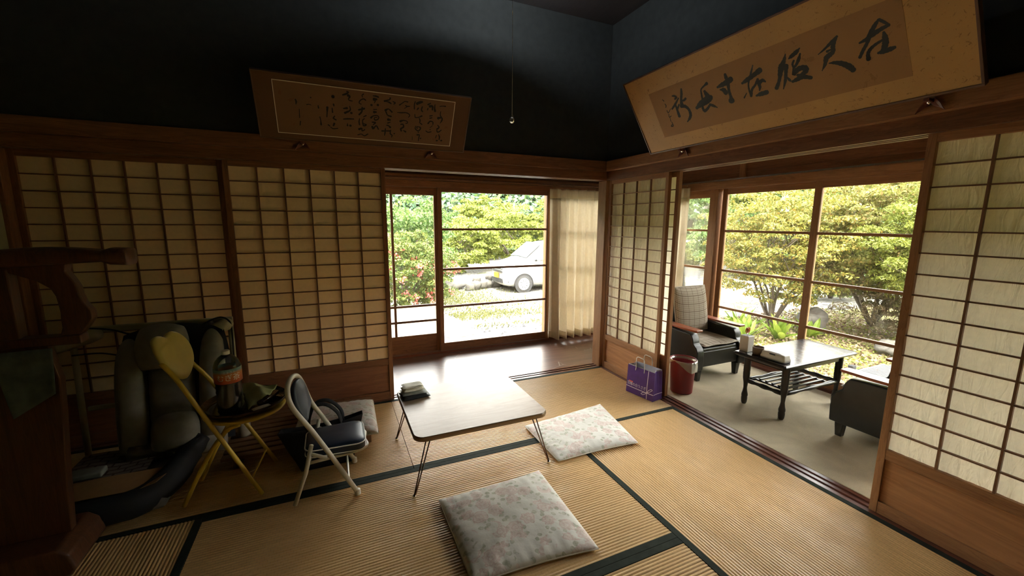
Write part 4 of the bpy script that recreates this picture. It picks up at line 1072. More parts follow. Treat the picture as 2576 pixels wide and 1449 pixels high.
def softpad(name, label, loc, rz, w, d, h, tilt, group=None, wav=0):
    t = thing(name, label, 'cushion', loc, 0, group, rot=(tilt, 0, rz))
    def fn(u, v):
        x = (u-.5)*w; y = (v-.5)*d; eu = 1-abs(2*u-1)**3; ev = 1-abs(2*v-1)**3; q = max(0, eu*ev)**.5
        pinch = 1-.05*(1-ev)*1; zt = h*.5*q
        wv = wav*math.sin(x*120)*(1-abs(2*v-1)**.8*0)*(abs(2*v-1)**2)
        return (x*pinch, y, h*.5+zt+wv), (x*pinch, y, h*.5-zt*(.95))
    MB().slab(40, 36, fn).build('cover', 'plaid', t, smooth=True, local=True)
    e = [fn(i/10, 0)[0] for i in range(10)]+[fn(1, i/10)[0] for i in range(10)]+[fn(1-i/10, 1)[0] for i in range(10)]+[fn(0, 1-i/10)[0] for i in range(10)]
    MB().tube(e, .004, 6, closed=True).build('seam', 'seam', t, smooth=True, local=True)
    return t
softpad('seat_cushion', 'flat brown plaid pad on the seat of the far armchair', (.805, -.440, .2935), 0, .44, .44, .040, 0, 'plaid armchair cushions', .003)
softpad('back_cushion', 'brown plaid cushion leaning upright in the far armchair', (.795, -.262, .345+.205), 0, .40, .42, .085, math.radians(80), 'plaid armchair cushions')
softpad('seat_cushion', 'brown plaid pad poking out in front of the half hidden armchair', (.905, -1.845, .2935), PI, .42, .44, .045, 0, 'plaid armchair cushions', .003)

# ================================================================ DARK LEFT CORNER
MAT['greyfab'] = plain('grey_mesh_fabric', (.17, .155, .13), .85, var=.2)
MAT['greyfab2'] = plain('light_grey_fabric', (.27, .25, .21), .85, var=.15)
t = thing('reclining_seat', 'grey and black padded legless reclining seat with headrest on the floor', 'reclining seat', (-3.20, -.55, 0))
def pad(x0, x1, z0, z1, yb, th, dx=0, lean=0, bul=.02, nx=16, nz=16, fn2=None, rad=4, rd=.75, low=0):
    def fn(u, v):
        a, b_ = 2*u-1, 2*v-1
        e = max(0, (1-abs(a)**rad)*(1-abs(b_)**rad))**.4
        X = a*math.sqrt(max(0, 1-rd*.5*b_*b_*(1 if b_ > 0 else low))); Z = b_*math.sqrt(max(0, 1-rd*.5*a*a)) if b_ > 0 else b_
        x = (x0+x1)/2+(x1-x0)/2*X+dx*v; z = (z0+z1)/2+(z1-z0)/2*Z; y = yb+lean*(z-z0)/(z1-z0)
        rib = fn2(u, v) if fn2 else 0
        return (x, y-th*e*.5-bul*math.sin(PI*u)*math.sin(PI*v)-rib, z), (x, y+th*e*.5, z)
    return MB().slab(nx, nz, fn)
pad(-3.345, -2.835, .10, .785, -.375, .10, .02, .06, .01, rad=8, rd=.5).build('back_shell', 'black', t, smooth=True)
pad(-3.335, -3.205, .12, .735, -.43, .10, .02, .05).build('side_bolster', 'greyfab2', t, smooth=True)
pad(-2.985, -2.860, .12, .755, -.43, .10, .03, .05).build('side_bolster', 'greyfab2', t, smooth=True)
pad(-3.19, -2.99, .20, .64, -.44, .07, .01, .05, .01, 14, 40, lambda u, v: .008*abs(math.sin(v*PI*6)), rd=.2).build('centre_pad', 'greyfab', t, smooth=True)
pad(-3.19, -2.975, .13, .34, -.48, .08, .01, .02, .03).build('lumbar_pad', 'greyfab2', t, smooth=True)
pad(-3.215, -2.985, .575, .815, -.45, .12, .01, .02, .03, low=1).build('headrest', 'greyfab2', t, smooth=True)
MB().tube([(-3.28, -.47, .135), (-2.86, -.47, .125)], .045, 12).build('hinge_roll', 'greyfab2', t, smooth=True)
def seatfn(u, v):
    x = -3.50+.47*u+.0*v; y = -.85+.42*v
    e = max(0, (1-abs(2*u-1)**6)*(1-abs(2*v-1)**6))**.4
    rim = .03*max(abs(2*u-1), abs(2*v-1))**6
    return (x, y, .04+.06*e+rim*e), (x, y, .04-.036*e)
MB().slab(26, 26, seatfn).build('seat', 'greyfab', t, smooth=True)
b = MB(); P_ = [(-3.50, -.80, .065), (-3.42, -.845, .068), (-3.26, -.85, .07), (-3.12, -.82, .075), (-3.045, -.70, .09), (-3.015, -.56, .12), (-2.97, -.47, .16)]
b.tube(P_, [.055, .06, .062, .065, .065, .06, .05], 12, smooth_n=6); b.build('edge_bolster', 'black', t, smooth=True)
MAT['card'] = plain('tan_cardboard', (.36, .20, .085), .8)
t = thing('cardboard_sheet', 'flat tan cardboard sheet lying on the front of the reclining seat', 'cardboard', (-3.25, -.72, .14))
def cf(u, v):
    x = -3.50+.44*u+.03*v; y = -.85+.17*v+.02*u; z = .138+.004*math.sin(u*5)+.02*max(0, u-.85)*6*(1-v)
    return (x, y, z+.001), (x, y, z-.001)
MB().slab(20, 8, cf).build('sheet', 'card', t)
bt = NT('brick_print'); br = bt.new('TexBrick'); bt.link(bt.coords((1, 1, 1)), br.inputs['Vector']); br.inputs['Scale'].default_value = 7
br.inputs['Color1'].default_value = (.20, .15, .13, 1); br.inputs['Color2'].default_value = (.16, .12, .10, 1); br.inputs['Mortar'].default_value = (.06, .03, .02, 1); br.inputs['Mortar Size'].default_value = .03
bt.col(br.outputs['Color']); MAT['brick'] = bt.set(Roughness=.8)
t = thing('patterned_cloth', 'greyish cloth with dark line pattern spread on the reclining seat', 'cloth', (-3.33, -.50, .118))
MB().slab(16, 12, lambda u, v: ((-3.50+.34*u, -.64+.28*v, .124+.004*math.sin(u*8)), (-3.50+.34*u, -.64+.28*v, .121+.004*math.sin(u*8)))).build('cloth', 'brick', t)
t = thing('tissue_pack', 'pale slim tissue pack lying on the patterned cloth', 'tissue pack', (-3.39, -.605, .130))
MB().box(-3.455, -3.325, -.645, -.575, .1300, .158).build('pack', 'clothg', t, bevel=.008, seg=3)
# upright folded table frame with round legs
MAT['beige'] = plain('beige_enamel', (.36, .32, .20), .4, var=.08)
t = thing('folded_table', 'beige table frame leaning on the dim shoji with round legs pointing out', 'folded table', (-3.20, -.16, 0))
MB().box(-3.50, -2.83, -.175, -.150, .735, .770).build('top_rail', 'beige', t, bevel=.006, seg=3)
for x in (-3.560, -2.845): MB().tube([(x, -.165, .745), (x, -.20, .004)], .015, 10).build('side_rail', 'beige', t, smooth=True)
MB().tube([(-3.56, -.165, .745), (-3.50, -.163, .752)], .013, 10).build('corner_joint', 'beige', t)
MB().box(-3.54, -2.85, -.185, -.165, .30, .325).build('lower_rail', 'beige', t, bevel=.005)
for p0, p1, r_ in (((-3.44, -.19, .735), (-3.60, -.46, .715), .038), ((-2.850, -.185, .735), (-2.885, -.32, .735), .036)):
    MB().tube([p0, Vector(p0).lerp(Vector(p1), .15), p1], [r_*.8, r_, r_], 18).build('leg', 'beige', t, smooth='auto')
t = thing('power_cord', 'black cord looped over the round legs of the beige table frame', 'cord', (-3.1, -.25, .7))
MB().tube([(-3.52, -.30, .775), (-3.45, -.28, .785), (-3.36, -.26, .765), (-3.28, -.27, .735), (-3.18, -.30, .725), (-3.02, -.30, .70), (-2.96, -.28, .755), (-2.88, -.26, .790), (-2.835, -.25, .765), (-2.83, -.22, .70), (-2.835, -.21, .5), (-2.825, -.215, .25)], .0045, 8, smooth_n=7).build('cable', 'black', t, smooth=True)
MB().tube([(-3.50, -.33, .66), (-3.40, -.31, .655), (-3.30, -.33, .635), (-3.2, -.34, .63)], .004, 8, smooth_n=7).build('cable', 'black', t, smooth=True)
MAT['wrap'] = plain('crumpled_plastic', (.34, .31, .27), .4, var=.3)
t = thing('plastic_bag', 'small crumpled plastic bag hanging from the beige table frame', 'bag', (-2.93, -.20, .70))
b = MB()
rgs = []
for j in range(10):
    z = .765-.017*j; R_ = [.012, .014, .02, .028, .032, .034, .033, .03, .022, .008][j]
    rgs.append([(-2.935+R_*(1+.25*math.sin(k*2.7+j))*math.cos(2*PI*k/14), -.205+R_*.6*(1+.25*math.cos(k*3.1+j))*math.sin(2*PI*k/14), z) for k in range(14)])
b.loft(rgs).build('bag', 'wrap', t, smooth=True)
# carved wooden chair in the foreground shade
t = thing('carved_armchair', 'dark carved wooden armchair with broad arm in the shadow at the left edge', 'armchair', (-3.5, -1.0, 0))
def armf(u, v):
    x = -3.74+.765*u
    zc = 1.205-.008*math.sin(u*PI*2); hz_ = (.020+.014*max(0, math.sin((u-.30)*PI*1.6))**1+ .012*(u > .9))
    y = -1.055+.11*v
    e = (1-abs(2*v-1)**5)**.5 if 0 < v < 1 else 0
    return (x, y, zc+hz_*(.5+.5*e)), (x, y, zc-hz_*(.5+.5*e))
MB().slab(30, 8, armf).build('arm', 'dark_wood', t, smooth='auto')
prb = [(-3.255, .10), (-3.235, .075), (-3.195, .050), (-3.172, .038), (-3.165, .034), (-3.160, .036), (-3.150, .044), (-3.150, .046), (-3.160, .036), (-3.175, .03)]
rgs = []
for j, (xc, hw) in enumerate(prb):
    z = 1.185-.030*j*1.0
    rgs.append([(xc-hw, -1.03, z), (xc+hw, -1.03, z), (xc+hw, -.985, z), (xc-hw, -.985, z)])
MB().loft(rgs).build('arm_support', 'dark_wood', t, bevel=.006, smooth=True)
MB().box(-3.78, -3.145, -1.035, -.975, .880, .915).build('lower_arm', 'dark_wood', t, bevel=.006, smooth=True, seg=3)
MB().loft([[(-3.80, -1.03, z), (x, -1.03, z), (x, -.99, z), (-3.80, -.99, z)] for z, x in ((.12, -3.27), (.35, -3.255), (.6, -3.235), (.75, -3.225), (.88, -3.245))]).build('side_panel', 'dark_wood', t, bevel=.004)
MB().box(-3.80, -3.31, -1.035, -.985, .915, 1.17).build('back_panel', 'dark_wood', t, bevel=.004)
MB().loft([[(-3.80, -1.14, z), (x, -1.14, z), (x, -.90, z), (-3.80, -.90, z)] for z, x in ((.002, -3.24), (.03, -3.22), (.09, -3.235), (.12, -3.27))]).build('base_block', 'dark_wood', t, bevel=.01, seg=3, smooth=True)
MAT['bluetowel'] = plain('blue_grey_cloth', (.085, .11, .11), .9, var=.3)
t = thing('hanging_towel', 'blue grey towel hanging on the side of the carved wooden armchair', 'towel', (-3.30, -1.045, .75))
def tw(u, v):
    P0 = Vector((-3.36, -1.042, .62)); P1 = Vector((-3.235, -1.042, .70)); P2 = Vector((-3.225, -1.042, .875)); P3 = Vector((-3.39, -1.042, .872))
    p = P0*(1-u)*(1-v)+P1*u*(1-v)+P2*u*v+P3*(1-u)*v; w = .004*math.sin(u*14)*(1-v)
    return (p.x, p.y-w-.003, p.z), (p.x, p.y-w, p.z)
MB().slab(18, 12, tw).build('cloth', 'bluetowel', t, smooth=True)
# ================================================================ OUTDOORS
def sm(a, b, x): 
    t_ = max(0., min(1., (x-a)/(b-a))); return t_*t_*(3-2*t_)
def gz(x, y):
    z = -.5-.4*sm(3.2, 8.4, y) if x < 6 else -.5-.4*sm(3.2, 8.4, y+(x-6)*.4)
    return z
g = NT('gravel_yard'); co = g.coords((1, 1, 1))
v = g.new('TexVoronoi'); g.link(co, v.inputs['Vector']); v.inputs['Scale'].default_value = 16
st = g.ramp(v.outputs['Color'], (.2, (.07, .068, .066)), (.5, (.155, .15, .145)), (.85, (.25, .24, .22)))
dirt = g.ramp(g.noise(co, 2.0, 4), (.3, (.15, .14, .115)), (.7, (.205, .19, .155)))
c = g.mix(g.math('LESS_THAN', g.noise(co, .8, 3), .47), st, dirt)
gr = g.math('GREATER_THAN', g.noise(g.coords((1, 1.6, 1)), .9, 5, .65), .585)
grc = g.ramp(g.noise(co, 9, 3), (.3, (.09, .105, .035)), (.7, (.16, .16, .07)))
c = g.mix(gr, c, grc)
s3 = g.new('SeparateXYZ'); g.link(co, s3.inputs[0])
east = g.math('MULTIPLY', g.math('GREATER_THAN', g.math('ADD', s3.outputs['X'], g.math('MULTIPLY', g.noise(co, .9, 3), .8)), 2.2),
              g.math('LESS_THAN', g.math('ADD', s3.outputs['Y'], g.math('MULTIPLY', g.noise(co, 1.3, 3), 1.2)), 2.4))
gc_ = g.ramp(g.noise(co, 14, 5, .7), (.28, (.07, .045, .03)), (.46, (.15, .11, .07)), (.58, (.13, .15, .035)), (.78, (.21, .22, .06)))
c = g.mix(east, c, gc_)
g.col(c); g.bump(v.outputs['Distance'], .6, .02)
MAT['yard'] = g.set(Roughness=.95, Specular_IOR_Level=.1)
def ygrid(u, v_):
    x = -25+80*u; y = -14+60*v_; return (x, y, gz(x, y))
struct(MB().grid(80, 80, ygrid).build('ground', 'yard'))
MAT['concrete'] = plain('pale_concrete', (.15, .14, .11), .9, var=.06)
b = MB(); b.add([(-9, 2.0, -.47), (-.98, 2.0, -.47), (-.68, 3.25, -.47), (-.12, 5.60, -.47), (-1.2, 5.75, -.47), (-9, 5.8, -.47), (-9, 2.0, -.56), (-.98, 2.0, -.56), (-.68, 3.25, -.62), (-.12, 5.60, -.80), (-1.2, 5.75, -.80), (-9, 5.8, -.80)],
      [(0, 1, 2, 3, 4, 5), (0, 6, 7, 1), (1, 7, 8, 2), (2, 8, 9, 3), (3, 9, 10, 4), (4, 10, 11, 5)])
tag(b.build('concrete_apron', 'concrete'), 'pale concrete apron outside the left passage window in front of the azalea', 'paving')

nrg = np.random.default_rng(11)
def leaves(name, P, N, size, mat, parent=None, droop=.35, asp=.5, jit=.6, szvar=.35, kind=None):
    """P (n,3) leaf centres, N (n,3) outward hints -> one mesh of separate folded leaves"""
    n = len(P); P = np.asarray(P, float)
    nn = N+nrg.normal(0, jit, (n, 3)); nn[:, 2] += .35
    nn /= np.linalg.norm(nn, axis=1)[:, None]+1e-9
    d = nrg.normal(0, 1, (n, 3)); d -= nn*(d*nn).sum(1)[:, None]; d[:, 2] -= droop
    d /= np.linalg.norm(d, axis=1)[:, None]+1e-9
    w = np.cross(nn, d); w /= np.linalg.norm(w, axis=1)[:, None]+1e-9
    L = size*(1+nrg.uniform(-szvar, szvar, n))[:, None]
    V = np.stack([P-d*L*.5, P+w*L*asp*.5+nn*L*.06, P+d*L*.5, P-w*L*asp*.5+nn*L*.06], 1).reshape(-1, 3)
    if parent is not None:
        I = np.array(WM[parent].inverted()); V = V@I[:3, :3].T+I[:3, 3]
    me = bpy.data.meshes.new(name)
    me.vertices.add(4*n); me.vertices.foreach_set('co', V.ravel().astype(np.float32))
    me.loops.add(4*n); me.loops.foreach_set('vertex_index', np.arange(4*n, dtype=np.int32))
    me.polygons.add(n); me.polygons.foreach_set('loop_start', np.arange(0, 4*n, 4, dtype=np.int32)); me.polygons.foreach_set('loop_total', np.full(n, 4, dtype=np.int32))
    me.update(calc_edges=True); me.validate()
    me.materials.append(MAT[mat])
    o = bpy.data.objects.new(name, me); C.objects.link(o)
    if parent is not None: o.parent = parent
    if kind: o['kind'] = kind
    return o
def crown(c, rad, nb, nl, br, flat=1.0, hollow=.55):
    """clumps over an ellipsoid: returns leaf positions and outward normals"""
    c = np.array(c); rad = np.array(rad)
    d = nrg.normal(0, 1, (nb, 3)); d /= np.linalg.norm(d, axis=1)[:, None]
    q = nrg.uniform(hollow, 1.0, (nb, 1)); B = c+d*rad*q
    e = nrg.normal(0, 1, (nb, nl, 3)); e /= np.linalg.norm(e, axis=2)[..., None]
    e[..., 2] = np.abs(e[..., 2])*.8-.15
    bs = br*nrg.uniform(.6, 1.25, (nb, 1, 1))
    P = B[:, None, :]+e*bs*np.array([1, 1, flat])*nrg.uniform(.7, 1.0, (nb, nl, 1))
    return P.reshape(-1, 3), e.reshape(-1, 3), B
def leafcol(n, a, b_, c_, tr=.35): MAT[n] = leafmat(n, a, b_, c_, tr)
leafcol('lf_yellow', (0.091, 0.122, 0.020), (0.201, 0.232, 0.037), (0.329, 0.342, 0.067))
leafcol('lf_green', (0.043, 0.085, 0.022), (0.098, 0.165, 0.037), (0.177, 0.244, 0.061))
leafcol('lf_far', (0.037, 0.076, 0.046), (0.085, 0.146, 0.076), (0.146, 0.201, 0.104), .15)  # distance haze put into the leaf colour
leafcol('lf_orange', (0.104, 0.116, 0.022), (0.207, 0.207, 0.037), (0.390, 0.244, 0.061))
leafcol('lf_red', (0.110, 0.122, 0.027), (0.213, 0.213, 0.049), (0.366, 0.232, 0.098))
leafcol('lf_azalea', (0.055, 0.085, 0.018), (0.122, 0.165, 0.037), (0.220, 0.220, 0.055))
leafcol('lf_broad', (.08, .14, .015), (.16, .23, .03), (.30, .34, .06))
MAT['petal'] = leafmat('azalea_petals', (.55, .10, .09), (.62, .17, .14), None, .3)
leafcol('lf_weed', (.07, .08, .025), (.13, .135, .045), (.19, .18, .075))
leafcol('lf_litter', (.13, .09, .06), (.24, .17, .11), (.20, .19, .06), .1)
leafcol('lf_brown', (.12, .09, .05), (.20, .16, .10), (.16, .17, .06), .1)
MAT['bark'] = plain('grey_bark', (.075, .06, .045), .9, var=.3)
def trunk(parent, base, top, r0, nbr, spread, seed, nm='trunk', up=.5):
    q = random.Random(seed); b = MB(); B = Vector(base); T = Vector(top)
    def limb(p, e, r_, dep):
        mid = p.lerp(e, .5)+Vector((q.uniform(-1, 1), q.uniform(-1, 1), q.uniform(-.3, .3)))*(e-p).length*.10
        b.tube([p, mid, e], [r_, r_*.75, r_*.5], 6, smooth_n=3)
        if dep:
            for k in range(3):
                s0 = p.lerp(e, q.uniform(.45, .95)); L_ = (e-p).length*q.uniform(.45, .75)
                a = q.uniform(0, 2*PI); b_ = Vector((math.cos(a)*spread, math.sin(a)*spread, up+q.uniform(0, .6))).normalized()
                limb(s0, s0+b_*L_, r_*.45, dep-1)
    for k in range(nbr):
        a = 2*PI*k/nbr+q.uniform(-.4, .4); e = B.lerp(T, q.uniform(.75, 1))+Vector((math.cos(a), math.sin(a), 0))*spread*(T-B).length*.45*(1 if nbr > 1 else .15)
        limb(B, e, r0, 2)
    return b.build(nm, 'bark', parent, smooth=True)
def tree(name, label, cat, base, h, cz, rad, nb, nl, br, size, mat, group=None, tr=.09, nbr=2, seed=1, asp=.55, hollow=.55, extra=None):
    t = thing(name, label, cat, base, 0, group)
    c = (base[0], base[1], base[2]+cz)
    P, N, B = crown(c, rad, nb, nl, br, .8, hollow)
    P[:, 2] = np.maximum(P[:, 2], base[2]+.02)
    leaves('foliage', P, N, size, mat, t, asp=asp)
    trunk(t, base, (base[0], base[1], base[2]+cz), tr, nbr, .8, seed)
    return t, B
# azalea on the left
def G(x, y): return (x, y, gz(x, y))
t, B = tree('azalea_bush', 'azalea bush with coral pink flowers beyond the concrete apron on the left', 'bush', G(-.75, 6.55), 1.9, .95, (1.25, .85, 1.0), 300, 80, .18, .060, 'lf_azalea', tr=.03, nbr=4, seed=3)
k = nrg.choice(len(B), 60); Pf = B[k][:, None, :]+nrg.normal(0, .045, (60, 22, 3)); Pf[..., 1] -= .12
leaves('flowers', Pf.reshape(-1, 3), np.tile(np.array([[0, -1., .3]]), (1320, 1)), .045, 'petal', t, asp=.9)
t, B = tree('azalea_bush', 'second azalea mass behind the far left end of the passage window', 'bush', G(-3.2, 7.0), 1.8, .95, (1.4, .9, 1.0), 150, 60, .22, .085, 'lf_azalea', tr=.03, nbr=4, seed=4)
k = nrg.choice(len(B), 40); Pf = B[k][:, None, :]+nrg.normal(0, .045, (40, 22, 3)); Pf[..., 1] -= .12
leaves('flowers', Pf.reshape(-1, 3), np.tile(np.array([[0, -1., .3]]), (880, 1)), .045, 'petal', t, asp=.9)
# trees behind the yard
tr_ = [
 ('broadleaf_tree', 'bright green tree rising behind the flowering azalea', G(-.4, 9.6), 1.35, (1.7, 1.2, 1.35), 'lf_green', .095),
 ('broadleaf_tree', 'dark green tree between the azalea and the yellow green thicket', G(.55, 12.0), 1.5, (1.1, 1.1, 1.6), 'lf_green', .11),
 ('broadleaf_tree', 'round yellow green tree left of the car beyond the stone wall', G(3.0, 14.6), 1.15, (1.8, 1.3, 1.25), 'lf_yellow', .115),
 ('broadleaf_tree', 'yellow green thicket tree directly behind the car roof', G(5.8, 15.2), 1.45, (2.1, 1.5, 1.6), 'lf_yellow', .12),
 ('broadleaf_tree', 'tall lime coloured tree at the right behind the car', G(8.7, 15.2), 1.9, (2.3, 1.7, 1.9), 'lf_yellow', .12),
 ('broadleaf_tree', 'muted green tree rising above the yellow green thicket', G(2.6, 19.5), 1.7, (2.4, 1.8, 1.7), 'lf_green', .15),
 ('broadleaf_tree', 'lime green crown farther back between two thicket trees', G(6.4, 20.5), 1.9, (2.6, 1.8, 1.9), 'lf_yellow', .15),
 ('broadleaf_tree', 'leafy tree hidden mostly by the curtain of the passage', G(12.0, 15.5), 2.4, (2.4, 1.8, 2.2), 'lf_yellow', .14),
 ('broadleaf_tree', 'broad fresh green tree beyond the yard seen over the orange shrub', G(13.8, 9.3), 2.3, (2.8, 2.2, 2.3), 'lf_green', .13),
 ('broadleaf_tree', 'wide light green tree spreading left of the concrete pole', G(17.5, 10.2), 2.7, (3.2, 2.6, 2.6), 'lf_yellow', .15),
 ('broadleaf_tree', 'green tree right of the concrete pole behind the garden hedge', G(17.0, 5.6), 2.7, (3.0, 2.4, 2.6), 'lf_green', .15),
 ('broadleaf_tree', 'low lime bush mass on the slope past the yard by the far house', G(15.5, 13.6), .5, (2.2, 1.4, .7), 'lf_yellow', .12)]
for i, (nm, lab, base, cz, rad, mt, sz) in enumerate(tr_):
    vol = rad[0]*rad[2]; nb = int(60+vol*22)
    tree(nm, lab, 'tree', base, 0, cz, rad, nb, 130, .36, sz, mt, group='trees around the yard', tr=.08, seed=20+i)
# garden on the east side
t, B = tree('garden_shrub', 'orange tinged multi stemmed shrub in the garden outside the left sunroom pane', 'shrub', G(4.95, 1.65), 0, 1.5, (1.4, 1.25, 1.12), 520, 90, .17, .046, 'lf_orange', tr=.022, nbr=9, seed=51, hollow=.35)
t, B = tree('garden_shrub', 'large red and yellow leaved shrub filling the upper right sunroom pane', 'shrub', G(6.7, .95), 0, 1.75, (1.6, 1.6, 1.35), 800, 92, .20, .050, 'lf_red', tr=.035, nbr=6, seed=52, hollow=.4)
t, B = tree('conifer_shrub', 'dense yellow green conifer leaning over the garden at the right', 'shrub', G(5.9, -.35), 0, 1.45, (1.15, 1.3, .95), 560, 105, .18, .050, 'lf_yellow', tr=.04, nbr=4, seed=53, asp=.3, hollow=.45)
P, N, B2 = crown((6.2, -.1, .05), (1.1, 1.4, .55), 200, 60, .18, .5, .3); P[:, 2] = np.maximum(P[:, 2], -.48)
leaves('dry_twigs', P, N, .09, 'lf_brown', t, asp=.14, jit=1.0)
t, B = tree('garden_shrub', 'yellow crowned shrub at the top right corner of the sunroom window', 'shrub', G(7.6, -1.6), 0, 2.2, (1.7, 1.6, 1.5), 400, 90, .24, .062, 'lf_yellow', tr=.04, nbr=4, seed=54, hollow=.5)
t, B = tree('garden_shrub', 'low green bush beyond the shrubs at the far end of the garden', 'shrub', G(9.6, 3.2), 0, 1.2, (1.9, 1.3, 1.3), 240, 80, .3, .09, 'lf_green', tr=.04, nbr=3, seed=55)
# broad strap-leaved plants
def strap(x, y, n, L_, seed, lab):
    q = random.Random(seed); t = thing('strap_leaved_plant', lab, 'plant', G(x, y), 0, 'strap leaved plants')
    b = MB()
    for i in range(n):
        a = q.uniform(0, 2*PI); tilt = q.uniform(.15, .9); l = L_*q.uniform(.7, 1.1); w = .045*q.uniform(.8, 1.2)
        d = Vector((math.cos(a), math.sin(a), 0)); s_ = Vector((-d.y, d.x, 0)); r0 = Vector(G(x, y))+d*.03*q.random()+s_*q.uniform(-.05, .05)
        vs = []; 
        for k in range(7):
            f_ = k/6; p = r0+d*(l*math.sin(tilt)*f_**1.3*1.1)+Vector((0, 0, l*math.cos(tilt)*f_-.18*l*tilt*f_*f_))
            ww = w*math.sin(PI*min(1, f_*.9+.1))**.8*(1 if k < 6 else .05)
            vs += [p-s_*ww, p+Vector((0, 0, -.015)), p+s_*ww]
        fs = []
        for k in range(6): fs += [(3*k, 3*k+1, 3*k+4, 3*k+3), (3*k+1, 3*k+2, 3*k+5, 3*k+4)]
        b.add(vs, fs)
    b.build('leaves', 'lf_broad', t)
strap(3.62, 1.18, 26, .46, 1, 'bright broad leaved clump outside the glass behind the scissors')
strap(3.95, 1.52, 24, .50, 2, 'tall broad leaved clump under the left side of the orange shrub')
strap(4.25, 1.05, 22, .42, 3, 'broad leaved clump at the foot of the orange shrub trunk')
strap(3.45, 1.65, 20, .42, 4, 'broad leaved clump nearest the gravel edge of the garden')
strap(4.9, .95, 18, .36, 5, 'low broad leaved clump beside the garden rock')
MAT['rock'] = speckle('grey_rock', (.095, .09, .08), (.045, .04, .035), 4, .55, .9)
def rock(x, y, rx, ry, rz_, seed, lab, name='garden_rock', cat='rock', group=None, zo=0, mat='rock'):
    q = random.Random(seed); b = MB(); z0 = gz(x, y)+zo
    fr = [q.uniform(2, 5) for _ in range(6)]; ph = [q.uniform(0, 6) for _ in range(6)]
    rings = []
    for j in range(1, 9):
        th = PI*j/9; ring = []
        for k in range(14):
            a = 2*PI*k/14; d = Vector((math.sin(th)*math.cos(a), math.sin(th)*math.sin(a), math.cos(th)))
            m_ = 1+.13*math.sin(fr[0]*d.x+ph[0])+.12*math.sin(fr[1]*d.y+ph[1])+.10*math.sin(fr[2]*d.z*1.5+ph[2])+.06*math.sin(8*d.x+7*d.y+ph[3])
            ring.append((x+d.x*rx*m_, y+d.y*ry*m_, max(z0-.05, z0+rz_*.75+d.z*rz_*m_)))
        rings.append(ring)
    o = b.loft(rings).build(name, mat, smooth=True)
    return tag(o, lab, cat, group)
rock(5.25, 1.15, .26, .22, .24, 5, 'grey rock in the garden behind the middle stile of the sunroom window')
rock(5.0, -.1, .20, .16, .12, 6, 'small rock under the leaning conifer')
# dry stone wall beyond the yard
wall = [(1.85, 9.75, .17), (2.10, 9.80, .20), (2.36, 9.95, .21), (2.62, 10.0, .20), (2.90, 10.1, .19), (3.16, 10.2, .18), (3.42, 10.3, .18), (3.70, 10.4, .17), (2.22, 10.02, .15), (2.76, 10.25, .16), (3.30, 10.45, .15), (4.0, 10.6, .18), (4.35, 10.7, .18)]
for i, (x, y, r_) in enumerate(wall):
    rock(x, y, r_*.95, r_*.8, r_*.8, 70+i, 'rounded field stone in the low wall left of the white car', 'field_stone', 'stone', 'stones of the low wall', 0 if i not in (8, 9, 10) else .20)
rock(1.25, 10.3, .75, .4, .24, 99, 'long flat topped pinkish boulder at the left end of the stone wall', 'boulder')

# stuff: weeds, ground cover, loose stones
def scatter(name, lab, cat, n, fx, size, mat, kind='stuff', asp=.25, upright=True):
    P = np.array([fx() for _ in range(n)]); N = np.tile(np.array([[0., 0., 0.2]]), (n, 1)) if not upright else np.tile(np.array([[0., -1., 0.]]), (n, 1))
    o = leaves(name, P, N, size, mat, None, asp=asp, droop=-1.2 if upright else .0, jit=.5)
    return tag(o, lab, cat, None, kind)
def fx1():
    while True:
        a = rnd.random()
        if a < .55: x, y = rnd.gauss(.75, .75), rnd.gauss(8.4, 1.0)
        elif a < .8: x, y = rnd.gauss(.3, .9), rnd.gauss(4.95, .35)
        else: x, y = rnd.uniform(-.3, 4.5), rnd.choice((3.6, 4.4, 6.2, 7.2))+rnd.gauss(0, .1)
        if x > -.05*1 or y > 6.2:
            if not (x < -.1 and y < 6.0): return (x, y, gz(x, y)+rnd.uniform(.01, .10 if a < .55 else .05))
scatter('weeds', 'yellow green weeds growing through the gravel of the yard', 'weeds', 5200, fx1, .075, 'lf_weed')
def fx2():
    while True:
        x, y = rnd.uniform(2.4, 7.5), rnd.uniform(-4, 2.4)
        if rnd.random() < .9: return (x, y, gz(x, y)+rnd.uniform(.003, .03))
scatter('ground_cover', 'low creeping ground cover with fallen leaves in the sunroom garden', 'ground cover', 17000, fx2, .05, 'lf_litter', asp=.7, upright=False)
scatter('ground_cover', 'yellow green moss and small leaves in the sunroom garden', 'ground cover', 9000, fx2, .04, 'lf_yellow', asp=.8, upright=False)
def stones():
    n = 9000; q = nrg; xy = np.stack([q.uniform(-.4, 7.5, n), q.uniform(2.9, 11, n)], 1)
    xy = xy[~((xy[:, 0] < -.1) & (xy[:, 1] < 6))]; n = len(xy)
    z = np.array([gz(a, b) for a, b in xy]); r_ = q.uniform(.010, .032, n)
    dirs = np.array([(1, 0, 0), (0, 1, 0), (-1, 0, 0), (0, -1, 0), (0, 0, .7), (0, 0, -.5)])
    V = (np.stack([xy[:, 0], xy[:, 1], z], 1)[:, None, :]+dirs[None]*r_[:, None, None]*q.uniform(.7, 1.3, (n, 6, 1))).reshape(-1, 3)
    F = np.array([(0, 1, 4), (1, 2, 4), (2, 3, 4), (3, 0, 4), (1, 0, 5), (2, 1, 5), (3, 2, 5), (0, 3, 5)])
    F = (F[None]+6*np.arange(n)[:, None, None]).reshape(-1, 3)
    me = bpy.data.meshes.new('gravel'); me.from_pydata(V.tolist(), [], F.tolist()); me.materials.append(MAT['stone'])
    o = bpy.data.objects.new('gravel', me); C.objects.link(o); tag(o, 'loose grey and white gravel stones strewn over the yard', 'gravel', None, 'stuff')
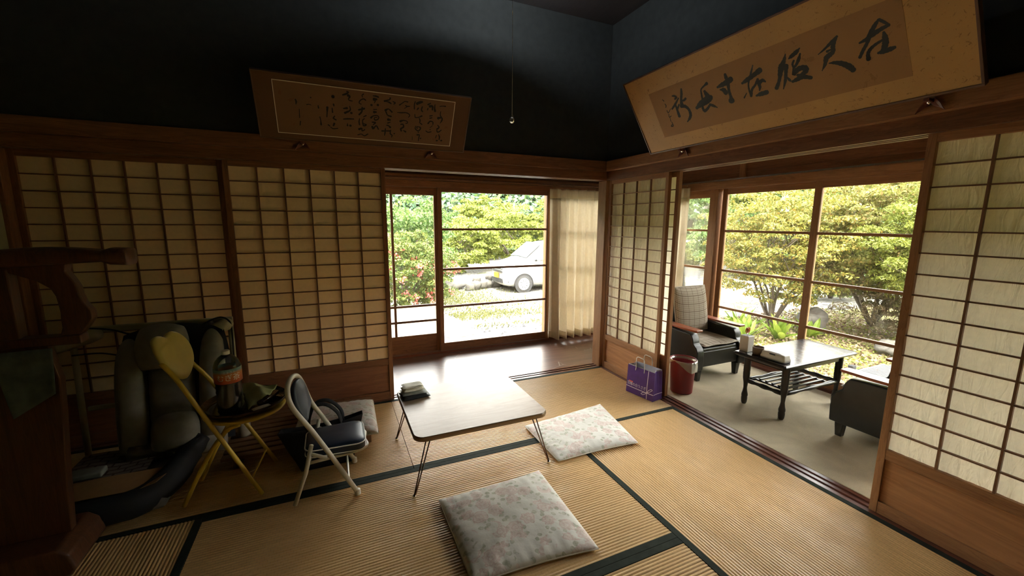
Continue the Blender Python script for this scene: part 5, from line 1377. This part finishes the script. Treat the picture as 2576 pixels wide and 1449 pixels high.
MAT['stone'] = leafmat('gravel_stones', (.05, .05, .055), (.18, .175, .165), (.33, .32, .30), 0, .9)
stones()
# drain grating
MAT['galv'] = plain('galvanised_steel', (.45, .47, .5), .4, .8)
t = thing('drain_grating', 'metal drain grating on the ground outside the half hidden armchair', 'grating', (3.95, -.75, -.47))
for i in range(12): MB().box(3.66+.05*i, 3.675+.05*i, -1.2, -.35, -.48, -.45).build('bar', 'galv', t)
for y in (-1.2, -.78, -.35): MB().box(3.64, 4.25, y-.008, y+.008, -.482, -.448).build('cross_bar', 'galv', t)
MB().box(3.60, 3.68, -.32, -.26, -.48, -.40).build('stopper', 'black', t, bevel=.01)

# poles, house, hill forest
def pole(x, y, r_, h, lab):
    t = thing('utility_pole', lab, 'utility pole', G(x, y), 0)
    MB().lathe([(0, 0), (r_, 0), (r_*.7, h), (0, h)], G(x, y), 16).build('shaft', 'concrete', t, smooth='auto')
    z = gz(x, y)
    MB().box(x-.6, x+.6, y-.05, y+.05, z+h-.9, z+h-.8).build('cross_arm', 'galv', t)
    for dx in (-.5, .5): MB().lathe([(0, 0), (.05, 0), (.06, .05), (.03, .12), (0, .12)], (x+dx, y, z+h-.8), 10).build('insulator', 'white', t)
    return t
pole(12.4, 6.45, .155, 8.2, 'grey concrete utility pole seen through the top of the left sunroom pane')
pole(13.9, 11.10, .115, 7.4, 'slender pale pole seen through the narrow window beside the curtain')
t = thing('far_house', 'small distant building with pale roof beyond the yard in the narrow window', 'house', (19.2, 17.2, -.9))
hx, hy, hz0 = 19.2, 17.2, -1.6
MAT['rooft'] = plain('pale_sheet_roof', (.55, .55, .53), .5); MAT['housew'] = plain('weathered_house_wall', (.36, .30, .22), .9, var=.2)
MB().box(hx-2, hx+2, hy-1.5, hy+1.5, hz0, hz0+1.45).build('walls', 'housew', t)
MB().prism([(hy-2, hz0+1.35), (hy+2, hz0+1.35), (hy+2, hz0+1.45), (hy, hz0+2.25), (hy-2, hz0+1.45)], 'x', hx-2.4, hx+2.4).build('roof', 'rooft', t)
for dx in (-1.2, 0, 1.2): MB().box(hx+dx-.35, hx+dx+.35, hy-1.53, hy-1.49, hz0+.5, hz0+1.15).build('window', 'clothk', t)
# hill
def hz(x, y):
    r_ = math.hypot(x+2, y+3); a = math.atan2(x+2, y+3)
    return -1.2+min(9.5, max(0, r_-26)*(.44+.05*math.sin(a*5+1)))+.8*math.sin(x*.11)*math.sin(y*.09)
MAT['soil'] = plain('forest_floor', (.06, .09, .03), 1, var=.3)
b = MB(); b.grid(70, 34, lambda u, v_: (lambda r_, a: (r_*math.sin(a)-2, r_*math.cos(a)-3, hz(r_*math.sin(a)-2, r_*math.cos(a)-3)-.5))(24+75*v_, -.9+3.2*u))
struct(b.build('hill', 'soil', smooth=True))
Ps, Ns, Sz = [], [], []
for i in range(1700):
    a = rnd.uniform(-.75, 2.1); r_ = 28+27*rnd.random()
    x, y = r_*math.sin(a)-2, r_*math.cos(a)-3; R_ = rnd.uniform(1.1, 2.1); z = hz(x, y)+R_*.5
    n = 260
    e = nrg.normal(0, 1, (n, 3)); e /= np.linalg.norm(e, axis=1)[:, None]; e[:, 2] = np.abs(e[:, 2])
    Ps.append(np.array([x, y, z])+e*R_*np.array([1, 1, .85])*nrg.uniform(.75, 1.05, (n, 1))); Ns.append(e)
P = np.concatenate(Ps); N = np.concatenate(Ns)
k = nrg.random(len(P)) < .62
o = leaves('forest', P[k], N[k], .34, 'lf_far', None, asp=.8, jit=.5); tag(o, 'hazy green forest covering the hillside behind the yard', 'forest', None, 'stuff')
o = leaves('forest', P[~k], N[~k], .32, 'lf_green', None, asp=.8, jit=.5); tag(o, 'fresher green treetops mixed into the hillside forest', 'forest', None, 'stuff')

# ---------------------------------------------------------------- car
MAT['carpaint'] = plain('white_car_paint', (.30, .30, .30), .25, var=.01, Coat_Weight=.6, Coat_Roughness=.08)
MAT['carglass'] = plain('car_glass', (.22, .30, .30), .08, spec=.8)
MAT['tyre'] = plain('tyre_rubber', (.03, .03, .03), .8); MAT['plate'] = plain('yellow_number_plate', (.75, .45, .02), .5)
MAT['lamp'] = plain('headlamp_lens', (.50, .53, .55), .12, spec=.8); MAT['trimk'] = plain('black_car_trim', (.03, .03, .032), .45)
CX, CY = 2.70, 9.40   # nose, centre line
CZ = -.9
t = thing('car', 'white compact car parked on the gravel with its nose to the left', 'car', (CX, CY, CZ), math.radians(1.5))
# local: x from nose to tail, y = -w is the side towards the house, z up
ST = [  # x, half width, z bottom, belt z, top z, half width top
 (.0, .50, .34, .66, .70, .42), (.04, .60, .22, .76, .80, .52), (.16, .69, .18, .86, .90, .58), (.40, .73, .18, .93, .97, .60), (.66, .735, .18, .98, 1.03, .60),
 (.86, .7375, .18, 1.00, 1.13, .60), (1.10, .7375, .18, 1.00, 1.33, .58), (1.36, .7375, .18, 1.00, 1.53, .56), (1.60, .7375, .18, 1.00, 1.60, .55), (2.2, .7375, .18, 1.01, 1.63, .55),
 (2.9, .7375, .18, 1.02, 1.60, .54), (3.22, .73, .20, 1.02, 1.50, .52), (3.36, .70, .26, .98, 1.15, .56), (3.40, .66, .34, .80, .85, .58)]
rings = []
for x, w, zb, zbelt, zt, wt in ST:
    h = [(w*.80, zb), (w*.97, zb+.06), (w, zb+.20), (w, (zb+zbelt)/2+.05), (w*.985, zbelt-.05), (w*.96, zbelt), (wt+(w*.96-wt)*.30, zbelt+(zt-zbelt)*.75), (wt*.96, zt-.012), (wt*.6, zt+.008), (0, zt+.014)]
    rings.append([(x, -a, z) for a, z in h]+[(x, a, z) for a, z in h[::-1][1:]])
b = MB().loft(rings); b.build('body', 'carpaint', t, local=True, smooth=True, sub=1)
def carpoly(name, pts, mat, off=(0, 0, 0), solid=.012, smooth=False):
    b = MB(); b.add([tuple(Vector(p)+Vector(off)) for p in pts], [tuple(range(len(pts)))]); return b.build(name, mat, t, local=True, solid=solid)
carpoly('windscreen', [(.78, -.57, 1.09), (.79, .0, 1.12), (.78, .57, 1.09), (1.37, .52, 1.545), (1.37, 0, 1.56), (1.37, -.52, 1.545)], 'carglass', (-.014, 0, .020), .02)
carpoly('side_window', [(.98, -.705, 1.035), (1.20, -.660, 1.235), (1.46, -.610, 1.49), (1.55, -.607, 1.50), (1.62, -.702, 1.035)], 'carglass', (0, -.042, .01))
carpoly('side_window', [(1.68, -.703, 1.035), (1.63, -.605, 1.50), (2.35, -.600, 1.53), (2.42, -.703, 1.04)], 'carglass', (0, -.042, .01))
carpoly('side_window', [(2.50, -.703, 1.04), (2.44, -.600, 1.53), (3.02, -.600, 1.47), (3.14, -.690, 1.05)], 'carglass', (0, -.042, .01))
def ringtube(pts, r_, mat, nm): MB().tube(pts, r_, 6, closed=True).build(nm, mat, t, local=True, smooth=True)
ringtube([(.955, -.748, 1.025), (1.44, -.655, 1.52), (1.58, -.65, 1.53), (1.65, -.746, 1.025)], .012, 'trimk', 'window_trim')
ringtube([(.765, -.60, 1.105), (.775, 0, 1.15), (.765, .60, 1.105), (1.35, .54, 1.575), (1.35, -.54, 1.575)], .009, 'trimk', 'window_trim')
for yy in (-.3, .1): MB().tube([(.78, yy, 1.15), (.90, yy+.30, 1.235)], .012, 6).build('wiper', 'trimk', t, local=True)
for x in (.62, 2.78):
    for s in (-1, 1):
        cy_ = s*.655; Rm = Euler((PI/2*s*-1, 0, 0)).to_matrix()
        wh = MB().lathe([(.155, -.085), (.27, -.080), (.282, -.05), (.282, .06), (.268, .085), (.20, .090), (.165, .088)], (x, cy_, .282), 32, Euler((PI/2 if s < 0 else -PI/2, 0, 0)).to_matrix()).build('wheel', 'tyre', t, local=True, smooth='auto')
        hub = MB().lathe([(0, .088), (.165, .088), (.200, .094), (.19, .100), (.05, .106), (0, .108)], (x, cy_, .282), 32, Euler((PI/2 if s < 0 else -PI/2, 0, 0)).to_matrix()).build('hubcap', 'lamp', wh, local=True, smooth='auto')
        if s < 0:
            for k in range(8):
                a = 2*PI*k/8+.2; c_, s_ = math.cos(a), math.sin(a)
                b = MB(); yy = cy_-.107
                P_ = [(.075, -.010), (.075, .010), (.150, .026), (.160, .008)]
                b.add([(x+c_*q-s_*w_2, yy+(q-.075)*.05, .282+s_*q+c_*w_2) for q, w_2 in P_], [(0, 1, 2, 3)]); b.build('spoke_gap', 'trimk', hub, local=True, solid=.004)
        pts = [(x+.335*math.cos(a), s*.738, .282+.335*math.sin(a)) for a in [PI*j/14-.12 for j in range(0, 16)]]
        MB().tube(pts, .016, 6).build('wheel_arch', 'trimk', t, local=True, smooth=True)
        MB().lathe([(0, 0), (.315, 0), (.315, .004), (0, .004)], (x, s*.7385-(.002 if s > 0 else -.002), .285), 28, Euler((PI/2 if s < 0 else -PI/2, 0, 0)).to_matrix()).build('wheel_well', 'trimk', t, local=True)
for s in (-1, 1):
    MB().loft([[(.085, s*.43, .735), (.085, s*.43, .80), (.06, s*.43, .76)], [(.20, s*.64, .74), (.20, s*.64, .875), (.14, s*.66, .80)], [(.40, s*.715, .82), (.40, s*.71, .90), (.38, s*.735, .86)]]).build('headlamp', 'lamp', t, local=True, smooth=True)
    MB().loft([[(.085, s*.50, .30), (.085, s*.50, .42), (.03, s*.50, .36)], [(.16, s*.64, .31), (.16, s*.64, .42), (.10, s*.655, .36)]]).build('fog_lamp_recess', 'trimk', t, local=True)
for z, hh in ((.775, .018), (.715, .018), (.655, .03)): MB().box(-.030, .05, -.40, .40, z-hh/2, z+hh/2).build('grille_bar', 'trimk' if hh > .02 else 'galv', t, local=True, bevel=.004)
MB().box(-.022, .05, -.42, .42, .30, .44).build('lower_grille', 'trimk', t, local=True, bevel=.01)
MB().box(-.045, -.020, -.165, .165, .45, .615).build('number_plate', 'plate', t, local=True, bevel=.004)
MB().lathe([(0, .0), (.05, .01), (.075, .04), (.07, .10), (.04, .13), (0, .135)], (1.10, -.83, 1.02), 16).build('door_mirror', 'carpaint', t, local=True, smooth=True)
MB().box(1.02, 1.12, -.80, -.70, 1.03, 1.06).build('mirror_arm', 'trimk', t, local=True)
for x in (1.02, 1.70, 2.52): MB().tube([(x, -.7415, .30), (x-.01, -.7425, .62), (x, -.727, .98)], .004, 5, smooth_n=3).build('door_seam', 'trimk', t, local=True)
MB().tube([(1.02, -.742, .30), (2.52, -.742, .30)], .004, 5).build('door_seam', 'trimk', t, local=True)
for x in (1.56, 2.36): MB().box(x-.06, x+.06, -.757, -.735, .87, .895).build('door_handle', 'carpaint', t, local=True, bevel=.006)
MB().box(.78, .86, -.745, -.735, .66, .68).build('side_marker', 'lamp', t, local=True)

def pz_finish():
    o = pz.build('finger_pull', 'chrome', smooth=True); tag(o, 'small round metal finger pull on the narrow sunroom window stile', 'finger pull')
pz_finish()
